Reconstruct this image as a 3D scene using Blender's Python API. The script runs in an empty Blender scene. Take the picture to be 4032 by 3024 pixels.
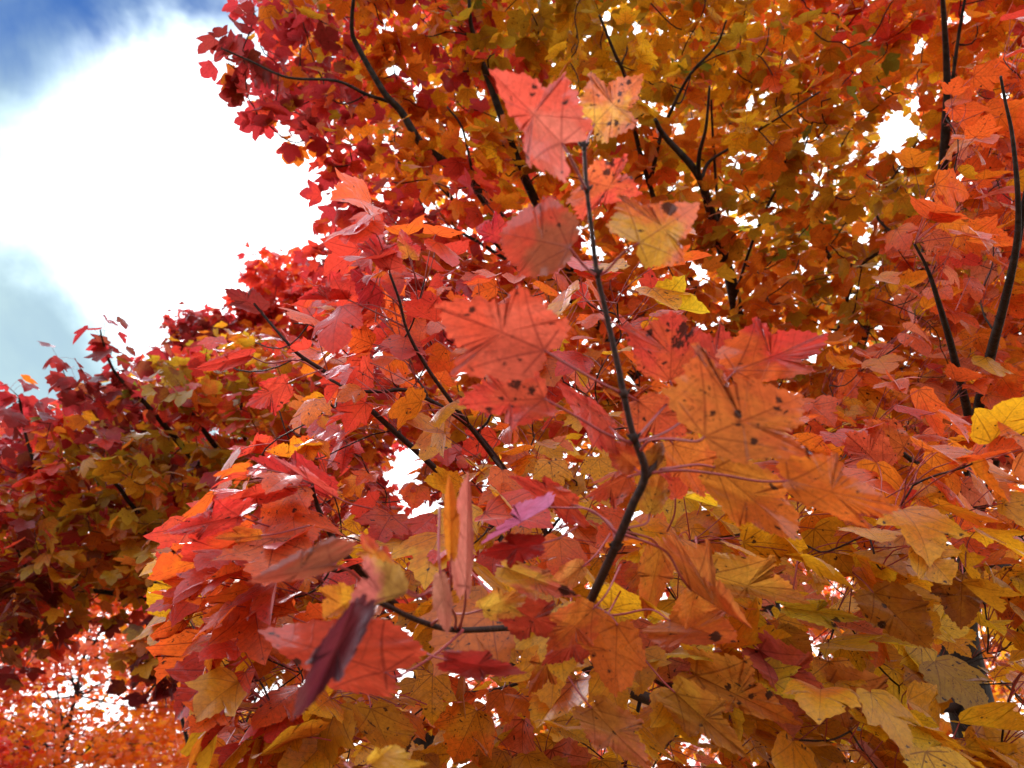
import bpy, math
import numpy as np

rng = np.random.default_rng(11)
SC = bpy.context.scene
COL = SC.collection

# ------------------------------------------------------------------ camera
F = 3000.0                       # focal length in photo pixels (4032 wide)
PITCH = math.radians(27.0)
CAM = np.array([0.0, 0.0, 1.6])
RIGHT = np.array([1.0, 0.0, 0.0])
FWD = np.array([0.0, math.cos(PITCH), math.sin(PITCH)])
UP = np.array([0.0, -math.sin(PITCH), math.cos(PITCH)])
ZUP = np.array([0.0, 0.0, 1.0])
cd = bpy.data.cameras.new('camera')
cd.sensor_width = 36.0
cd.lens = 36.0 * F / 4032.0
cd.clip_start = 0.02
cd.clip_end = 2000.0
cd.dof.use_dof = True
cd.dof.focus_distance = 1.25
cd.dof.aperture_fstop = 6.5
cam = bpy.data.objects.new('camera', cd)
COL.objects.link(cam)
cam.location = CAM
cam.rotation_euler = (math.pi / 2 + PITCH, 0, 0)
SC.camera = cam

# ------------------------------------------------------------------ sky, sun, exposure
def sky_dir(u, v):
    d = FWD + RIGHT * (u - 2016) / F + UP * (1512 - v) / F
    return tuple(d / np.linalg.norm(d))


_s = sky_dir(780, 800)           # the sun stands behind the bright cloud
SUN_EL = math.asin(_s[2])
SUN_AZ = math.atan2(_s[0], _s[1])     # from +Y towards +X
SUN_DIR = (math.sin(SUN_AZ) * math.cos(SUN_EL), math.cos(SUN_AZ) * math.cos(SUN_EL), math.sin(SUN_EL))
SC.view_settings.view_transform = 'Standard'
SC.view_settings.look = 'None'
SC.view_settings.exposure = 1.32
SC.view_settings.gamma = 1.0
SC.cycles.max_bounces = 10
SC.cycles.diffuse_bounces = 6
SC.cycles.transmission_bounces = 8
SC.cycles.glossy_bounces = 2
SC.cycles.caustics_reflective = False
SC.cycles.caustics_refractive = False

W = bpy.data.worlds.new('World')
SC.world = W
W.use_nodes = True
nt = W.node_tree
nt.nodes.clear()


class G:
    """small helper to write node graphs"""
    def __init__(self, tree):
        self.t = tree

    def n(self, typ, **kw):
        nd = self.t.nodes.new(typ)
        for k, v in kw.items():
            setattr(nd, k, v)
        return nd

    def put(self, sock, v):
        if isinstance(v, bpy.types.NodeSocket):
            self.t.links.new(v, sock)
        else:
            sock.default_value = v

    def m(self, op, a, b=0.0, c=0.0, clamp=False):
        nd = self.n('ShaderNodeMath', operation=op, use_clamp=clamp)
        for i, v in enumerate((a, b, c)):
            self.put(nd.inputs[i], v)
        return nd.outputs[0]

    def vm(self, op, a, b=(0, 0, 0)):
        nd = self.n('ShaderNodeVectorMath', operation=op)
        self.put(nd.inputs[0], a)
        self.put(nd.inputs[1], b)
        return nd.outputs['Value'] if op in ('DOT_PRODUCT', 'LENGTH', 'DISTANCE') else nd.outputs[0]

    def mix(self, f, a, b, blend='MIX'):
        nd = self.n('ShaderNodeMix', data_type='RGBA', blend_type=blend)
        self.put(nd.inputs[0], f)
        self.put(nd.inputs[6], a)
        self.put(nd.inputs[7], b)
        return nd.outputs[2]

    def ss(self, v, lo, hi, a=0.0, b=1.0):
        nd = self.n('ShaderNodeMapRange', interpolation_type='SMOOTHSTEP')
        self.put(nd.inputs[0], v)
        for i, x in enumerate((lo, hi, a, b)):
            self.put(nd.inputs[i + 1], x)
        return nd.outputs[0]

    def noise(self, vec, scale, detail=2.0, rough=0.5, dist=0.0):
        nd = self.n('ShaderNodeTexNoise')
        self.put(nd.inputs['Vector'], vec)
        nd.inputs['Scale'].default_value = scale
        nd.inputs['Detail'].default_value = detail
        nd.inputs['Roughness'].default_value = rough
        nd.inputs['Distortion'].default_value = dist
        return nd.outputs['Fac']


g = G(nt)
tc = g.n('ShaderNodeTexCoord').outputs['Generated']
sky = g.n('ShaderNodeTexSky', sky_type='NISHITA', sun_disc=False)
sky.sun_elevation = SUN_EL
sky.sun_rotation = SUN_AZ
sky.air_density = 1.0
sky.dust_density = 0.0
bg_sky = g.n('ShaderNodeBackground')
sky.ozone_density = 3.0
g.put(bg_sky.inputs[0], g.mix(1.0, sky.outputs[0], (0.38, 0.64, 1.0, 1), 'MULTIPLY'))
bg_sky.inputs[1].default_value = 0.05
# broken cloud cover: noise mask, opening to blue high on the left, thin bright cloud in front of the sun
cn = g.noise(tc, 2.3, 6.0, 0.5, 0.4)
cn2 = g.noise(tc, 5.5, 5.0, 0.55, 0.2)
warp = g.m('MULTIPLY', g.m('SUBTRACT', g.m('ADD', g.m('MULTIPLY', cn, 0.6), g.m('MULTIPLY', cn2, 0.6)), 0.6), 0.09)
lobe = lambda u, v, lo, hi, k=1.0: g.ss(g.m('ADD', g.vm('DOT_PRODUCT', tc, sky_dir(u, v)), g.m('MULTIPLY', warp, k)), lo, hi)
glow = lobe(880, 810, 0.9665, 0.9990, 0.7)         # thin cloud lit by the sun behind it
hole = lobe(640, -280, 0.950, 0.997, 0.8)          # opening to the blue, crossed by wisps
thick = lobe(100, 750, 0.88, 0.975)               # thicker, duller cloud round the left side
grey = lobe(-150, 1330, 0.955, 0.997, 0.6)
low = g.ss(g.vm('DOT_PRODUCT', tc, (0, 0, 1)), 0.30, 0.02)
cm = g.m('ADD', cn, g.m('MULTIPLY', g.m('SUBTRACT', g.noise(g.vm('MULTIPLY', tc, (1.0, 1.0, 0.75)), 4.2, 6.0, 0.55, 0.6), 0.5), 1.3))
cm = g.m('ADD', cm, g.m('MULTIPLY', g.m('MAXIMUM', g.m('MULTIPLY', grey, 1.6), g.m('MAXIMUM', glow, low)), 0.35))
cm = g.m('SUBTRACT', cm, g.m('MULTIPLY', hole, 0.56))
mask = g.ss(cm, -0.12, 0.46)
cloud_col = g.mix(g.ss(cn2, 0.35, 0.65), (0.55, 0.78, 0.92, 1), (0.70, 0.95, 1.0, 1))
cloud_col = g.mix(g.m('SUBTRACT', 1.0, thick), cloud_col, (0.93, 0.97, 1.0, 1))
cloud_col = g.mix(g.m('MAXIMUM', g.m('MULTIPLY', glow, 0.9), low), cloud_col, (1, 1, 1, 1))
bg_cl = g.n('ShaderNodeBackground')
g.put(bg_cl.inputs[0], cloud_col)
dim = g.m('MAXIMUM', g.m('MULTIPLY', thick, 0.69), g.m('MAXIMUM', g.m('MULTIPLY', grey, 0.46), g.m('MULTIPLY', hole, 0.50)))
toward = g.ss(g.vm('DOT_PRODUCT', tc, SUN_DIR), -0.7, 0.9, 0.78, 1.40)      # cloud is brighter on the sun's side
dim = g.m('ADD', dim, g.m('MULTIPLY', thick, 0.06))
g.put(bg_cl.inputs[1], g.m('ADD', g.m('MULTIPLY', toward, g.m('SUBTRACT', 1.0, dim)), g.m('MULTIPLY', glow, 1.0)))
mx = g.n('ShaderNodeMixShader')
g.put(mx.inputs[0], mask)
nt.links.new(bg_sky.outputs[0], mx.inputs[1])
nt.links.new(bg_cl.outputs[0], mx.inputs[2])
out = g.n('ShaderNodeOutputWorld')
nt.links.new(mx.outputs[0], out.inputs[0])

sl = bpy.data.lights.new('sun', 'SUN')
sl.energy = 2.0
sl.angle = math.radians(14)
sl.color = (1.0, 0.95, 0.88)
so = bpy.data.objects.new('sun', sl)
COL.objects.link(so)
so.rotation_euler = (math.pi / 2 - SUN_EL, 0, math.pi - SUN_AZ)
so.location = (-6, 10, 12)


# ------------------------------------------------------------------ helpers
def P(u, v, d):
    u, v, d = np.asarray(u, float), np.asarray(v, float), np.asarray(d, float)
    k = (u - 2016.0) / F
    j = (1512.0 - v) / F
    return CAM + d[..., None] * (FWD + k[..., None] * RIGHT + j[..., None] * UP)


def proj(p):
    q = np.asarray(p) - CAM
    d = q @ FWD
    return 2016 + F * (q @ RIGHT) / d, 1512 - F * (q @ UP) / d, d


def lin(r, g_, b):
    c = np.array([r, g_, b], float) / 255.0
    return np.where(c <= 0.04045, c / 12.92, ((c + 0.055) / 1.055) ** 2.4)


def norm(a):
    return a / np.maximum(np.linalg.norm(a, axis=-1, keepdims=True), 1e-9)


class Mesh:
    """collects triangles with the leaf attributes and links ONE object"""
    def __init__(self):
        self.v, self.f, self.mi = [], [], []
        self.ca, self.cb, self.lp, self.uv = [], [], [], []
        self.n = 0

    def add(self, v, f, mi=0, ca=None, cb=None, lp=None, uv=None):
        n = len(v)
        self.v.append(v)
        self.f.append(f + self.n)
        self.mi.append(np.full(len(f), mi, np.int32))
        z3, z4 = np.zeros((n, 3)), np.ones((n, 4))
        self.ca.append(z4 if ca is None else ca)
        self.cb.append(z4 if cb is None else cb)
        self.lp.append(z3 if lp is None else lp)
        self.uv.append(z3 if uv is None else uv)
        self.n += n

    def build(self, name, mats, parent=None, origin=None):
        v = np.concatenate(self.v)
        f = np.concatenate(self.f).astype(np.int32)
        mi = np.concatenate(self.mi)
        o3 = np.zeros(3) if origin is None else np.asarray(origin, float)
        me = bpy.data.meshes.new(name)
        me.vertices.add(len(v))
        me.vertices.foreach_set('co', (v - o3).astype(np.float32).ravel())
        me.loops.add(len(f) * 3)
        me.loops.foreach_set('vertex_index', f.ravel())
        me.polygons.add(len(f))
        me.polygons.foreach_set('loop_start', np.arange(0, len(f) * 3, 3, dtype=np.int32))
        me.polygons.foreach_set('material_index', mi)
        me.polygons.foreach_set('use_smooth', np.ones(len(f), bool))
        for m in mats:
            me.materials.append(m)
        for nm, arr, typ in (('ca', self.ca, 'FLOAT_COLOR'), ('cb', self.cb, 'FLOAT_COLOR'),
                             ('lp', self.lp, 'FLOAT_VECTOR'), ('luv', self.uv, 'FLOAT_VECTOR')):
            a = me.attributes.new(nm, typ, 'POINT')
            a.data.foreach_set('color' if typ == 'FLOAT_COLOR' else 'vector',
                               np.concatenate(arr).astype(np.float32).ravel())
        me.update(calc_edges=True)
        me.validate()
        o = bpy.data.objects.new(name, me)
        COL.objects.link(o)
        if parent is not None:
            o.parent = parent
        base = np.zeros(3)
        q = parent
        while q is not None:
            base = base + np.array(q.location)
            q = q.parent
        o.location = o3 - base
        return o


def tag(o, label=None, cat=None, group=None, kind=None):
    for k, v in (('label', label), ('category', cat), ('group', group), ('kind', kind)):
        if v:
            o[k] = v
    return o


def thing(name, loc, label, cat, group=None):
    o = bpy.data.objects.new(name, None)
    COL.objects.link(o)
    o.location = loc
    o.empty_display_size = 0.3
    return tag(o, label, cat, group)


def smooth_path(p, r, k=6):
    """Catmull-Rom through the points, k steps per span"""
    p = np.asarray(p, float)
    r = np.asarray(r, float)
    if len(p) < 3:
        t = np.linspace(0, 1, k + 1)[:, None]
        return p[0] + (p[-1] - p[0]) * t, r[0] + (r[-1] - r[0]) * t[:, 0]
    q = np.vstack([2 * p[0] - p[1], p, 2 * p[-1] - p[-2]])
    o, ro = [], []
    for i in range(len(p) - 1):
        a, b, c, d = q[i:i + 4]
        for s in np.linspace(0, 1, k, endpoint=False):
            o.append(0.5 * (2 * b + (c - a) * s + (2 * a - 5 * b + 4 * c - d) * s * s + (3 * b - a - 3 * c + d) * s ** 3))
            ro.append(r[i] + (r[i + 1] - r[i]) * s)
    o.append(p[-1])
    ro.append(r[-1])
    return np.array(o), np.array(ro)


def tube(ms, p, r, sides=6, mi=0, ca=None, cap=True):
    p = np.asarray(p, float)
    r = np.broadcast_to(np.asarray(r, float), (len(p),))
    t = norm(np.gradient(p, axis=0))
    ref = np.array([0.31, 0.17, 0.93])
    a = norm(np.cross(t, ref))
    b = np.cross(t, a)
    th = np.linspace(0, 2 * np.pi, sides, endpoint=False)
    ring = p[:, None] + r[:, None, None] * (np.cos(th)[None, :, None] * a[:, None] + np.sin(th)[None, :, None] * b[:, None])
    v = ring.reshape(-1, 3)
    i = np.arange(len(p) - 1)[:, None] * sides
    j = np.arange(sides)[None]
    j2 = (j + 1) % sides
    f = np.concatenate([np.stack([i + j, i + sides + j2, i + j2], -1).reshape(-1, 3),
                        np.stack([i + j, i + sides + j, i + sides + j2], -1).reshape(-1, 3)])
    if cap:
        v = np.vstack([v, p[-1:] + t[-1:] * r[-1], p[:1]])
        n = len(v)
        e = (len(p) - 1) * sides
        jj = np.arange(sides)
        f = np.vstack([f, np.stack([e + jj, np.full(sides, n - 2), e + (jj + 1) % sides], -1),
                       np.stack([(jj + 1) % sides, np.full(sides, n - 1), jj], -1)])
    n = len(v)
    c = None if ca is None else np.tile(np.append(ca, 1.0), (n, 1))
    ms.add(v, f, mi, ca=c, cb=c)


# ------------------------------------------------------------------ materials
def new_mat(name):
    m = bpy.data.materials.new(name)
    m.use_nodes = True
    m.node_tree.nodes.clear()
    return m, G(m.node_tree)


def leaf_material(name, detail=True):
    m, g = new_mat(name)
    A = lambda nm: g.n('ShaderNodeAttribute', attribute_type='GEOMETRY', attribute_name=nm)
    ca, cb = A('ca').outputs['Color'], A('cb').outputs['Color']
    lp = g.n('ShaderNodeSeparateXYZ'); g.put(lp.inputs[0], A('lp').outputs['Vector'])
    seed, spotd, veind = lp.outputs
    uv = g.n('ShaderNodeSeparateXYZ'); g.put(uv.inputs[0], A('luv').outputs['Vector'])
    x, y, blot = uv.outputs
    ax = g.m('ABSOLUTE', x)
    cv = g.n('ShaderNodeCombineXYZ')
    g.put(cv.inputs[0], x); g.put(cv.inputs[1], y); g.put(cv.inputs[2], g.m('MULTIPLY', seed, 43.0))
    vec = cv.outputs[0]
    n1 = g.noise(vec, 2.2, 3.0, 0.55)
    rad = g.vm('LENGTH', g.vm('SUBTRACT', vec, g.vm('MULTIPLY', vec, (0, 0, 1))))  # distance from the leaf base
    fac = g.ss(g.m('ADD', n1, g.m('MULTIPLY', g.m('SUBTRACT', rad, 0.5), 0.55)), 0.36, 0.66)
    col = g.mix(fac, ca, cb)
    geo = g.n('ShaderNodeNewGeometry')
    bump_h = None
    if detail:
        n2 = g.noise(vec, 14.0, 4.0, 0.65)
        col = g.mix(g.ss(n2, 0.32, 0.72, 0.0, 0.55), col, g.mix(0.6, col, (0.10, 0.02, 0.01, 1)))
        # veins: midrib, two lobe veins, two basal veins, and the side veins between them
        d0 = ax
        d1 = g.m('ABSOLUTE', g.m('SUBTRACT', g.m('ADD', g.m('MULTIPLY', ax, 0.673), g.m('MULTIPLY', g.m('SINE', g.m('MULTIPLY', rad, 3.6)), 0.022)), g.m('MULTIPLY', y, 0.740)))
        d2 = g.m('ABSOLUTE', g.m('SUBTRACT', g.m('MULTIPLY', ax, 0.17), g.m('MULTIPLY', y, 0.985)))
        d2 = g.m('ADD', d2, g.ss(ax, 0.28, 0.42, 0.0, 0.05))
        dm = g.m('MINIMUM', d0, g.m('MINIMUM', d1, d2))
        wv = g.ss(rad, 0.0, 1.0, 0.012, 0.004)
        main = g.m('SUBTRACT', 1.0, g.ss(g.m('DIVIDE', dm, wv), 0.5, 1.4))
        wob = g.m('MULTIPLY', g.m('SUBTRACT', n1, 0.5), 0.10)
        s1 = g.m('SINE', g.m('MULTIPLY', g.m('ADD', g.m('SUBTRACT', y, g.m('MULTIPLY', ax, 0.75)), wob), 44.0))
        s2 = g.m('SINE', g.m('MULTIPLY', g.m('ADD', g.m('SUBTRACT', ax, g.m('MULTIPLY', y, 0.25)), wob), 44.0))
        inner = g.ss(g.m('SUBTRACT', y, g.m('MULTIPLY', ax, 0.91)), -0.01, 0.01)
        sec = g.m('ADD', g.m('MULTIPLY', inner, g.ss(s1, 0.90, 0.99)),
                  g.m('MULTIPLY', g.m('SUBTRACT', 1.0, inner), g.ss(s2, 0.90, 0.99)))
        vein = g.m('MULTIPLY', g.m('MAXIMUM', main, g.m('MULTIPLY', sec, 0.42)), veind)
        col = g.mix(g.m('MULTIPLY', vein, 0.80), col, g.mix(0.80, col, (0.09, 0.006, 0.008, 1)))
        # tar spots and blotches
        vo = g.n('ShaderNodeTexVoronoi')
        nz = g.n('ShaderNodeTexNoise'); g.put(nz.inputs['Vector'], vec); nz.inputs['Scale'].default_value = 9.0
        g.put(vo.inputs['Vector'], g.vm('ADD', vec, g.vm('MULTIPLY', g.vm('SUBTRACT', nz.outputs['Color'], (.5, .5, .5)), (0.16, 0.16, 0))))
        vo.inputs['Scale'].default_value = 12.5
        sc_ = g.n('ShaderNodeSeparateColor'); g.put(sc_.inputs[0], vo.outputs['Color'])
        rr = g.m('MULTIPLY', g.m('ADD', 0.05, g.m('MULTIPLY', g.m('POWER', sc_.outputs[1], 3.0), 0.34)),
                 g.m('LESS_THAN', sc_.outputs[0], spotd))
        n3 = g.noise(vec, 30.0, 2.0, 0.6)
        dd = g.m('ADD', vo.outputs['Distance'], g.m('MULTIPLY', g.m('SUBTRACT', n3, 0.5), 0.42))
        spot = g.m('MULTIPLY', g.ss(g.m('SUBTRACT', rr, dd), -0.10, 0.06), g.m('GREATER_THAN', rr, 0.05))
        fine = g.m('MULTIPLY', g.ss(g.m('ADD', n3, g.m('MULTIPLY', g.noise(vec, 5.0, 1.0), 0.35)), 0.80, 0.87),
                   g.m('MULTIPLY', spotd, 2.2, 0.0, True))
        bl = g.ss(g.m('ADD', blot, g.m('MULTIPLY', g.m('MULTIPLY', g.m('SUBTRACT', n2, 0.5), g.ss(blot, 0.02, 0.3)), 1.7)), 0.38, 0.62)
        sp = g.m('MAXIMUM', g.m('MAXIMUM', spot, g.m('MULTIPLY', fine, 0.7)), bl)
        col = g.mix(g.m('MULTIPLY', sp, 0.93), col, (0.030, 0.012, 0.010, 1))
        bump_h = g.m('ADD', g.m('MULTIPLY', vein, -1.2), g.m('ADD', g.m('MULTIPLY', n2, 0.5), g.m('MULTIPLY', g.noise(vec, 7.0, 1.0), 2.2)))
    # underside paler and duller than the upper face
    back = geo.outputs['Backfacing']
    colr = g.mix(g.m('MULTIPLY', back, 0.05), g.mix(0.22, col, g.mix(0.5, col, (0.0, 0.0, 0.0, 1))), (0.60, 0.34, 0.25, 1))
    df = g.n('ShaderNodeBsdfDiffuse'); g.put(df.inputs[0], colr)
    tr = g.n('ShaderNodeBsdfTranslucent'); g.put(tr.inputs[0], col)
    mx = g.n('ShaderNodeMixShader'); mx.inputs[0].default_value = 0.64
    g.t.links.new(df.outputs[0], mx.inputs[1]); g.t.links.new(tr.outputs[0], mx.inputs[2])
    gl = g.n('ShaderNodeBsdfGlossy'); gl.inputs['Color'].default_value = (0.92, 0.90, 1.0, 1)
    gl.inputs['Roughness'].default_value = 0.40
    fr = g.n('ShaderNodeFresnel'); fr.inputs[0].default_value = 1.40
    if bump_h is not None:
        bp = g.n('ShaderNodeBump'); bp.inputs['Strength'].default_value = 0.30
        bp.inputs['Distance'].default_value = 0.0012
        g.put(bp.inputs['Height'], bump_h)
        for nd in (df, tr, gl, fr):
            g.put(nd.inputs['Normal'], bp.outputs[0])
    mx2 = g.n('ShaderNodeMixShader')
    g.put(mx2.inputs[0], g.m('MULTIPLY', fr.outputs[0], g.ss(back, 0.0, 1.0, 0.50, 0.03)))
    g.t.links.new(mx.outputs[0], mx2.inputs[1]); g.t.links.new(gl.outputs[0], mx2.inputs[2])
    o = g.n('ShaderNodeOutputMaterial')
    g.t.links.new(mx2.outputs[0], o.inputs[0])
    return m


def stem_material(name):
    """petioles: colour from the attribute, slightly glossy"""
    m, g = new_mat(name)
    at = g.n('ShaderNodeAttribute', attribute_type='GEOMETRY', attribute_name='ca')
    tc = g.n('ShaderNodeTexCoord').outputs['Object']
    n = g.noise(tc, 60.0, 3.0)
    pr = g.n('ShaderNodeBsdfPrincipled')
    g.put(pr.inputs['Base Color'], g.mix(g.ss(n, 0.35, 0.7, 0.0, 0.5), at.outputs['Color'], (0.10, 0.02, 0.015, 1)))
    pr.inputs['Roughness'].default_value = 0.45
    o = g.n('ShaderNodeOutputMaterial')
    g.t.links.new(pr.outputs[0], o.inputs[0])
    return m


def bark_material(name, c1, c2, scale, rough=0.85, spec=0.3):
    m, g = new_mat(name)
    tc = g.n('ShaderNodeTexCoord').outputs['Object']
    n = g.noise(tc, scale, 5.0, 0.65)
    n2 = g.noise(g.vm('MULTIPLY', tc, (1, 1, 0.25)), scale * 2.5, 4.0, 0.6)
    pr = g.n('ShaderNodeBsdfPrincipled')
    g.put(pr.inputs['Base Color'], g.mix(g.ss(g.m('MULTIPLY', g.m('ADD', n, n2), 0.5), 0.38, 0.64), c1, c2))
    pr.inputs['Roughness'].default_value = rough
    pr.inputs['Specular IOR Level'].default_value = spec
    bp = g.n('ShaderNodeBump'); bp.inputs['Strength'].default_value = 0.7
    bp.inputs['Distance'].default_value = 0.3 / scale
    g.put(bp.inputs['Height'], n2)
    g.put(pr.inputs['Normal'], bp.outputs[0])
    o = g.n('ShaderNodeOutputMaterial')
    g.t.links.new(pr.outputs[0], o.inputs[0])
    return m


M_LEAF = leaf_material('maple leaf')
M_FAR = leaf_material('distant maple leaf', detail=False)
M_STEM = stem_material('leaf stalk')
M_TWIG = bark_material('twig bark', (0.012, 0.006, 0.006, 1), (0.045, 0.020, 0.017, 1), 120.0, 0.65, 0.22)
M_BARK = bark_material('maple bark', (0.009, 0.007, 0.006, 1), (0.036, 0.028, 0.024, 1), 22.0)

m, g = new_mat('grass and leaf litter')
tco = g.n('ShaderNodeTexCoord').outputs['Object']
c = g.mix(g.ss(g.noise(tco, 1.2, 6.0, 0.65), 0.4, 0.6), (0.07, 0.08, 0.025, 1), (0.26, 0.09, 0.028, 1))
c = g.mix(g.ss(g.noise(tco, 14.0, 4.0, 0.7), 0.45, 0.62), c, (0.12, 0.05, 0.02, 1))
pr = g.n('ShaderNodeBsdfPrincipled'); g.put(pr.inputs['Base Color'], c); pr.inputs['Roughness'].default_value = 0.95
o = g.n('ShaderNodeOutputMaterial'); g.t.links.new(pr.outputs[0], o.inputs[0])
M_GROUND = m

# ------------------------------------------------------------------ ground
gm = Mesh()
gx, gy = np.meshgrid(np.concatenate([[-600, -200, -80], np.linspace(-40, 40, 41), [80, 200, 600]]),
                     np.concatenate([[-200, -80], np.linspace(-30, 50, 41), [80, 200, 900]]), indexing='ij')
gz = 0.08 * np.sin(gx * 0.35 + 1) * np.cos(gy * 0.28)
gv = np.stack([gx, gy, gz], -1).reshape(-1, 3)
ni, nj = gx.shape
ii, jj = np.meshgrid(np.arange(ni - 1), np.arange(nj - 1), indexing='ij')
a0 = (ii * nj + jj).ravel()
gm.add(gv, np.concatenate([np.stack([a0, a0 + nj, a0 + nj + 1], -1), np.stack([a0, a0 + nj + 1, a0 + 1], -1)]))
tag(gm.build('ground', [M_GROUND]), kind='structure')

# ------------------------------------------------------------------ leaf templates
HALF = np.array([(0.10, -0.05), (0.22, -0.06), (0.33, -0.015), (0.43, 0.05), (0.42, 0.13), (0.475, 0.20),
                 (0.47, 0.28), (0.555, 0.37), (0.565, 0.46), (0.66, 0.60), (0.55, 0.578), (0.47, 0.605),
                 (0.40, 0.57), (0.30, 0.535), (0.272, 0.575), (0.315, 0.645), (0.27, 0.69), (0.275, 0.765),
                 (0.195, 0.80), (0.165, 0.875), (0.085, 0.915)])
CEN = np.array([0.0, 0.38])


def outline(half, lobe=0.0, slim=1.0, jit=0.0, teeth=0, r=None):
    """full outline, anticlockwise from the base up the right side to the tip and back.
    lobe>0 fills the sinuses towards a rounder leaf; teeth = extra serration steps per edge"""
    def side(sgn):
        h = half.copy()
        if lobe:
            ang = np.arctan2(h[:, 1] - CEN[1], h[:, 0])
            rr = np.hypot(h[:, 0], h[:, 1] - CEN[1])
            tgt = 0.53 + 0.06 * np.sin(ang)
            rr = rr + lobe * np.where(rr < tgt, tgt - rr, (tgt - rr) * 0.55)
            h = np.stack([rr * np.cos(ang), CEN[1] + rr * np.sin(ang)], -1)
        if jit:
            h = h + r.normal(0, jit, h.shape)
        h[:, 0] = np.maximum(h[:, 0] * slim, 0.03)
        h[:, 0] *= sgn
        return h
    R_, L_ = side(1), side(-1)[::-1]
    pts = np.vstack([[(0, 0.0)], R_, [(0, 1.0)], L_])
    if teeth:
        nx = np.roll(pts, -1, 0)
        o_ = []
        for a, b in zip(pts, nx):
            o_.append(a)
            dv = b - a
            nrm = np.array([dv[1], -dv[0]])
            for k in range(1, teeth + 1):
                s = k / (teeth + 1)
                w = (0.21 if k % 2 else -0.13) * (0.6 + 0.8 * r.random())
                if abs(a[0]) < 0.12 and a[1] < 0.1:
                    w *= 0.2
                q = a + dv * s + nrm * w
                if q[0] * (a[0] + b[0]) < 0:
                    q[0] = 0
                o_.append(q)
        pts = np.array(o_)
    return pts


def template(pts, rings):
    """rings of scaled outline around a centre on the midrib -> (verts 2D, tris)"""
    n = len(pts)
    v = [CEN[None]]
    for s in rings:
        v.append(CEN + (pts - CEN) * s)
    v = np.vstack(v)
    j = np.arange(n)
    j2 = (j + 1) % n
    f = [np.stack([np.zeros(n, int), 1 + j, 1 + j2], -1)]
    for k in range(len(rings) - 1):
        a, b = 1 + k * n, 1 + (k + 1) * n
        f += [np.stack([a + j, b + j, b + j2], -1), np.stack([a + j, b + j2, a + j2], -1)]
    return v, np.concatenate(f)


trng = np.random.default_rng(5)
MID = [template(outline(HALF, lo, sl_, 0.013, 0, trng), [0.4, 0.75, 1.0])
       for lo, sl_ in ((0, 1), (0.15, .92), (0.35, 1), (-0.15, 1.02), (0, .8), (0.55, .95), (0.1, 1.08), (0.25, .85))]
SUB = HALF[[1, 3, 4, 7, 9, 11, 13, 15, 17, 19]]
LOW = [template(outline(SUB, lo, sl_, 0.015, 0, trng), [0.55, 1.0])
       for lo, sl_ in ((-.12, 1), (0.05, .92), (0.2, 1), (-0.25, 1.0), (-.1, .8), (-.05, 1.08))]
TINY_H = np.array([(0.30, -0.02), (0.44, 0.10), (0.66, 0.60), (0.28, 0.55)])
TINY = [template(outline(TINY_H, 0, sl_, 0.02, 0, trng), [1.0]) for sl_ in (1.0, .85, 1.1)]

# ------------------------------------------------------------------ colours (leaf reflectance, linear)
PAL = {
    'crimson': (0.42, 0.028, 0.0360), 'darkred': (0.24, 0.022, 0.0220), 'red': (0.68, 0.050, 0.0300),
    'redorange': (0.80, 0.110, 0.0180), 'orange': (0.78, 0.190, 0.0121), 'brownorange': (0.66, 0.165, 0.0132),
    'gold': (0.82, 0.410, 0.0143), 'goldbrown': (0.66, 0.310, 0.0143), 'olive': (0.44, 0.270, 0.0165),
    'green': (0.20, 0.240, 0.0193), 'yellow': (0.86, 0.580, 0.0248), 'pink': (0.80, 0.230, 0.1125),
    'brown': (0.30, 0.110, 0.0413), 'maroon': (0.12, 0.012, 0.0160),
}
PN = list(PAL)
PC = np.array([PAL[k] for k in PN])
NEXT = {'crimson': 'red', 'darkred': 'brown', 'red': 'redorange', 'redorange': 'orange', 'orange': 'gold',
        'brownorange': 'orange', 'gold': 'orange', 'goldbrown': 'brownorange', 'olive': 'goldbrown', 'green': 'olive',
        'yellow': 'gold', 'pink': 'redorange', 'brown': 'brownorange', 'maroon': 'crimson'}
NXI = np.array([PN.index(NEXT[k]) for k in PN])


def pick_colours(u, v, anchors, r, clump):
    """colour of each leaf: weights of the nearby colour anchors, same-ish within a clump of the crown"""
    u, v = np.asarray(u), np.asarray(v)
    w = np.zeros((len(u), len(PN)))
    for (au, av, rad, pal) in anchors:
        k = np.exp(-((u - au) ** 2 + (v - av) ** 2) / (2 * rad * rad)) + 1e-9
        for nm, x in pal.items():
            w[:, PN.index(nm)] += k * x
    w /= w.sum(1, keepdims=True)
    cum = np.cumsum(w, 1)
    t = np.where(r.random(len(u)) < 0.68, clump, r.random(len(u)))[:, None] * 0.9999
    idx = (t > cum).sum(1)
    other = np.where(r.random(len(u)) < 0.55, NXI[idx], (r.random(len(u))[:, None] * 0.9999 > cum).sum(1))
    ca = PC[other] * r.uniform(0.85, 1.12, (len(u), 1))
    cb = PC[idx] * r.uniform(0.85, 1.12, (len(u), 1))
    mixf = r.random((len(u), 1)) ** 1.5 * 0.75
    ca = cb + (ca - cb) * mixf
    return np.clip(ca, 0, 0.92), np.clip(cb, 0, 0.92)


# ------------------------------------------------------------------ batches of leaves
def bend(x, y, pr):
    """height above the blade plane for template points; pr columns: fold, droop, cup, wave, phase"""
    fold, droop, cup, wav, ph = [pr[:, i:i + 1] for i in range(5)]
    ax = np.abs(x)[None]
    yy = y[None]
    return (fold * ax - droop * (yy - 0.2) ** 2 * np.sign(yy - 0.2) - cup * ((yy - 0.38) ** 2 + ax ** 2)
            + wav * np.sin(7.0 * x[None] + 5.0 * yy + ph) * (0.3 + ax))


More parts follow.
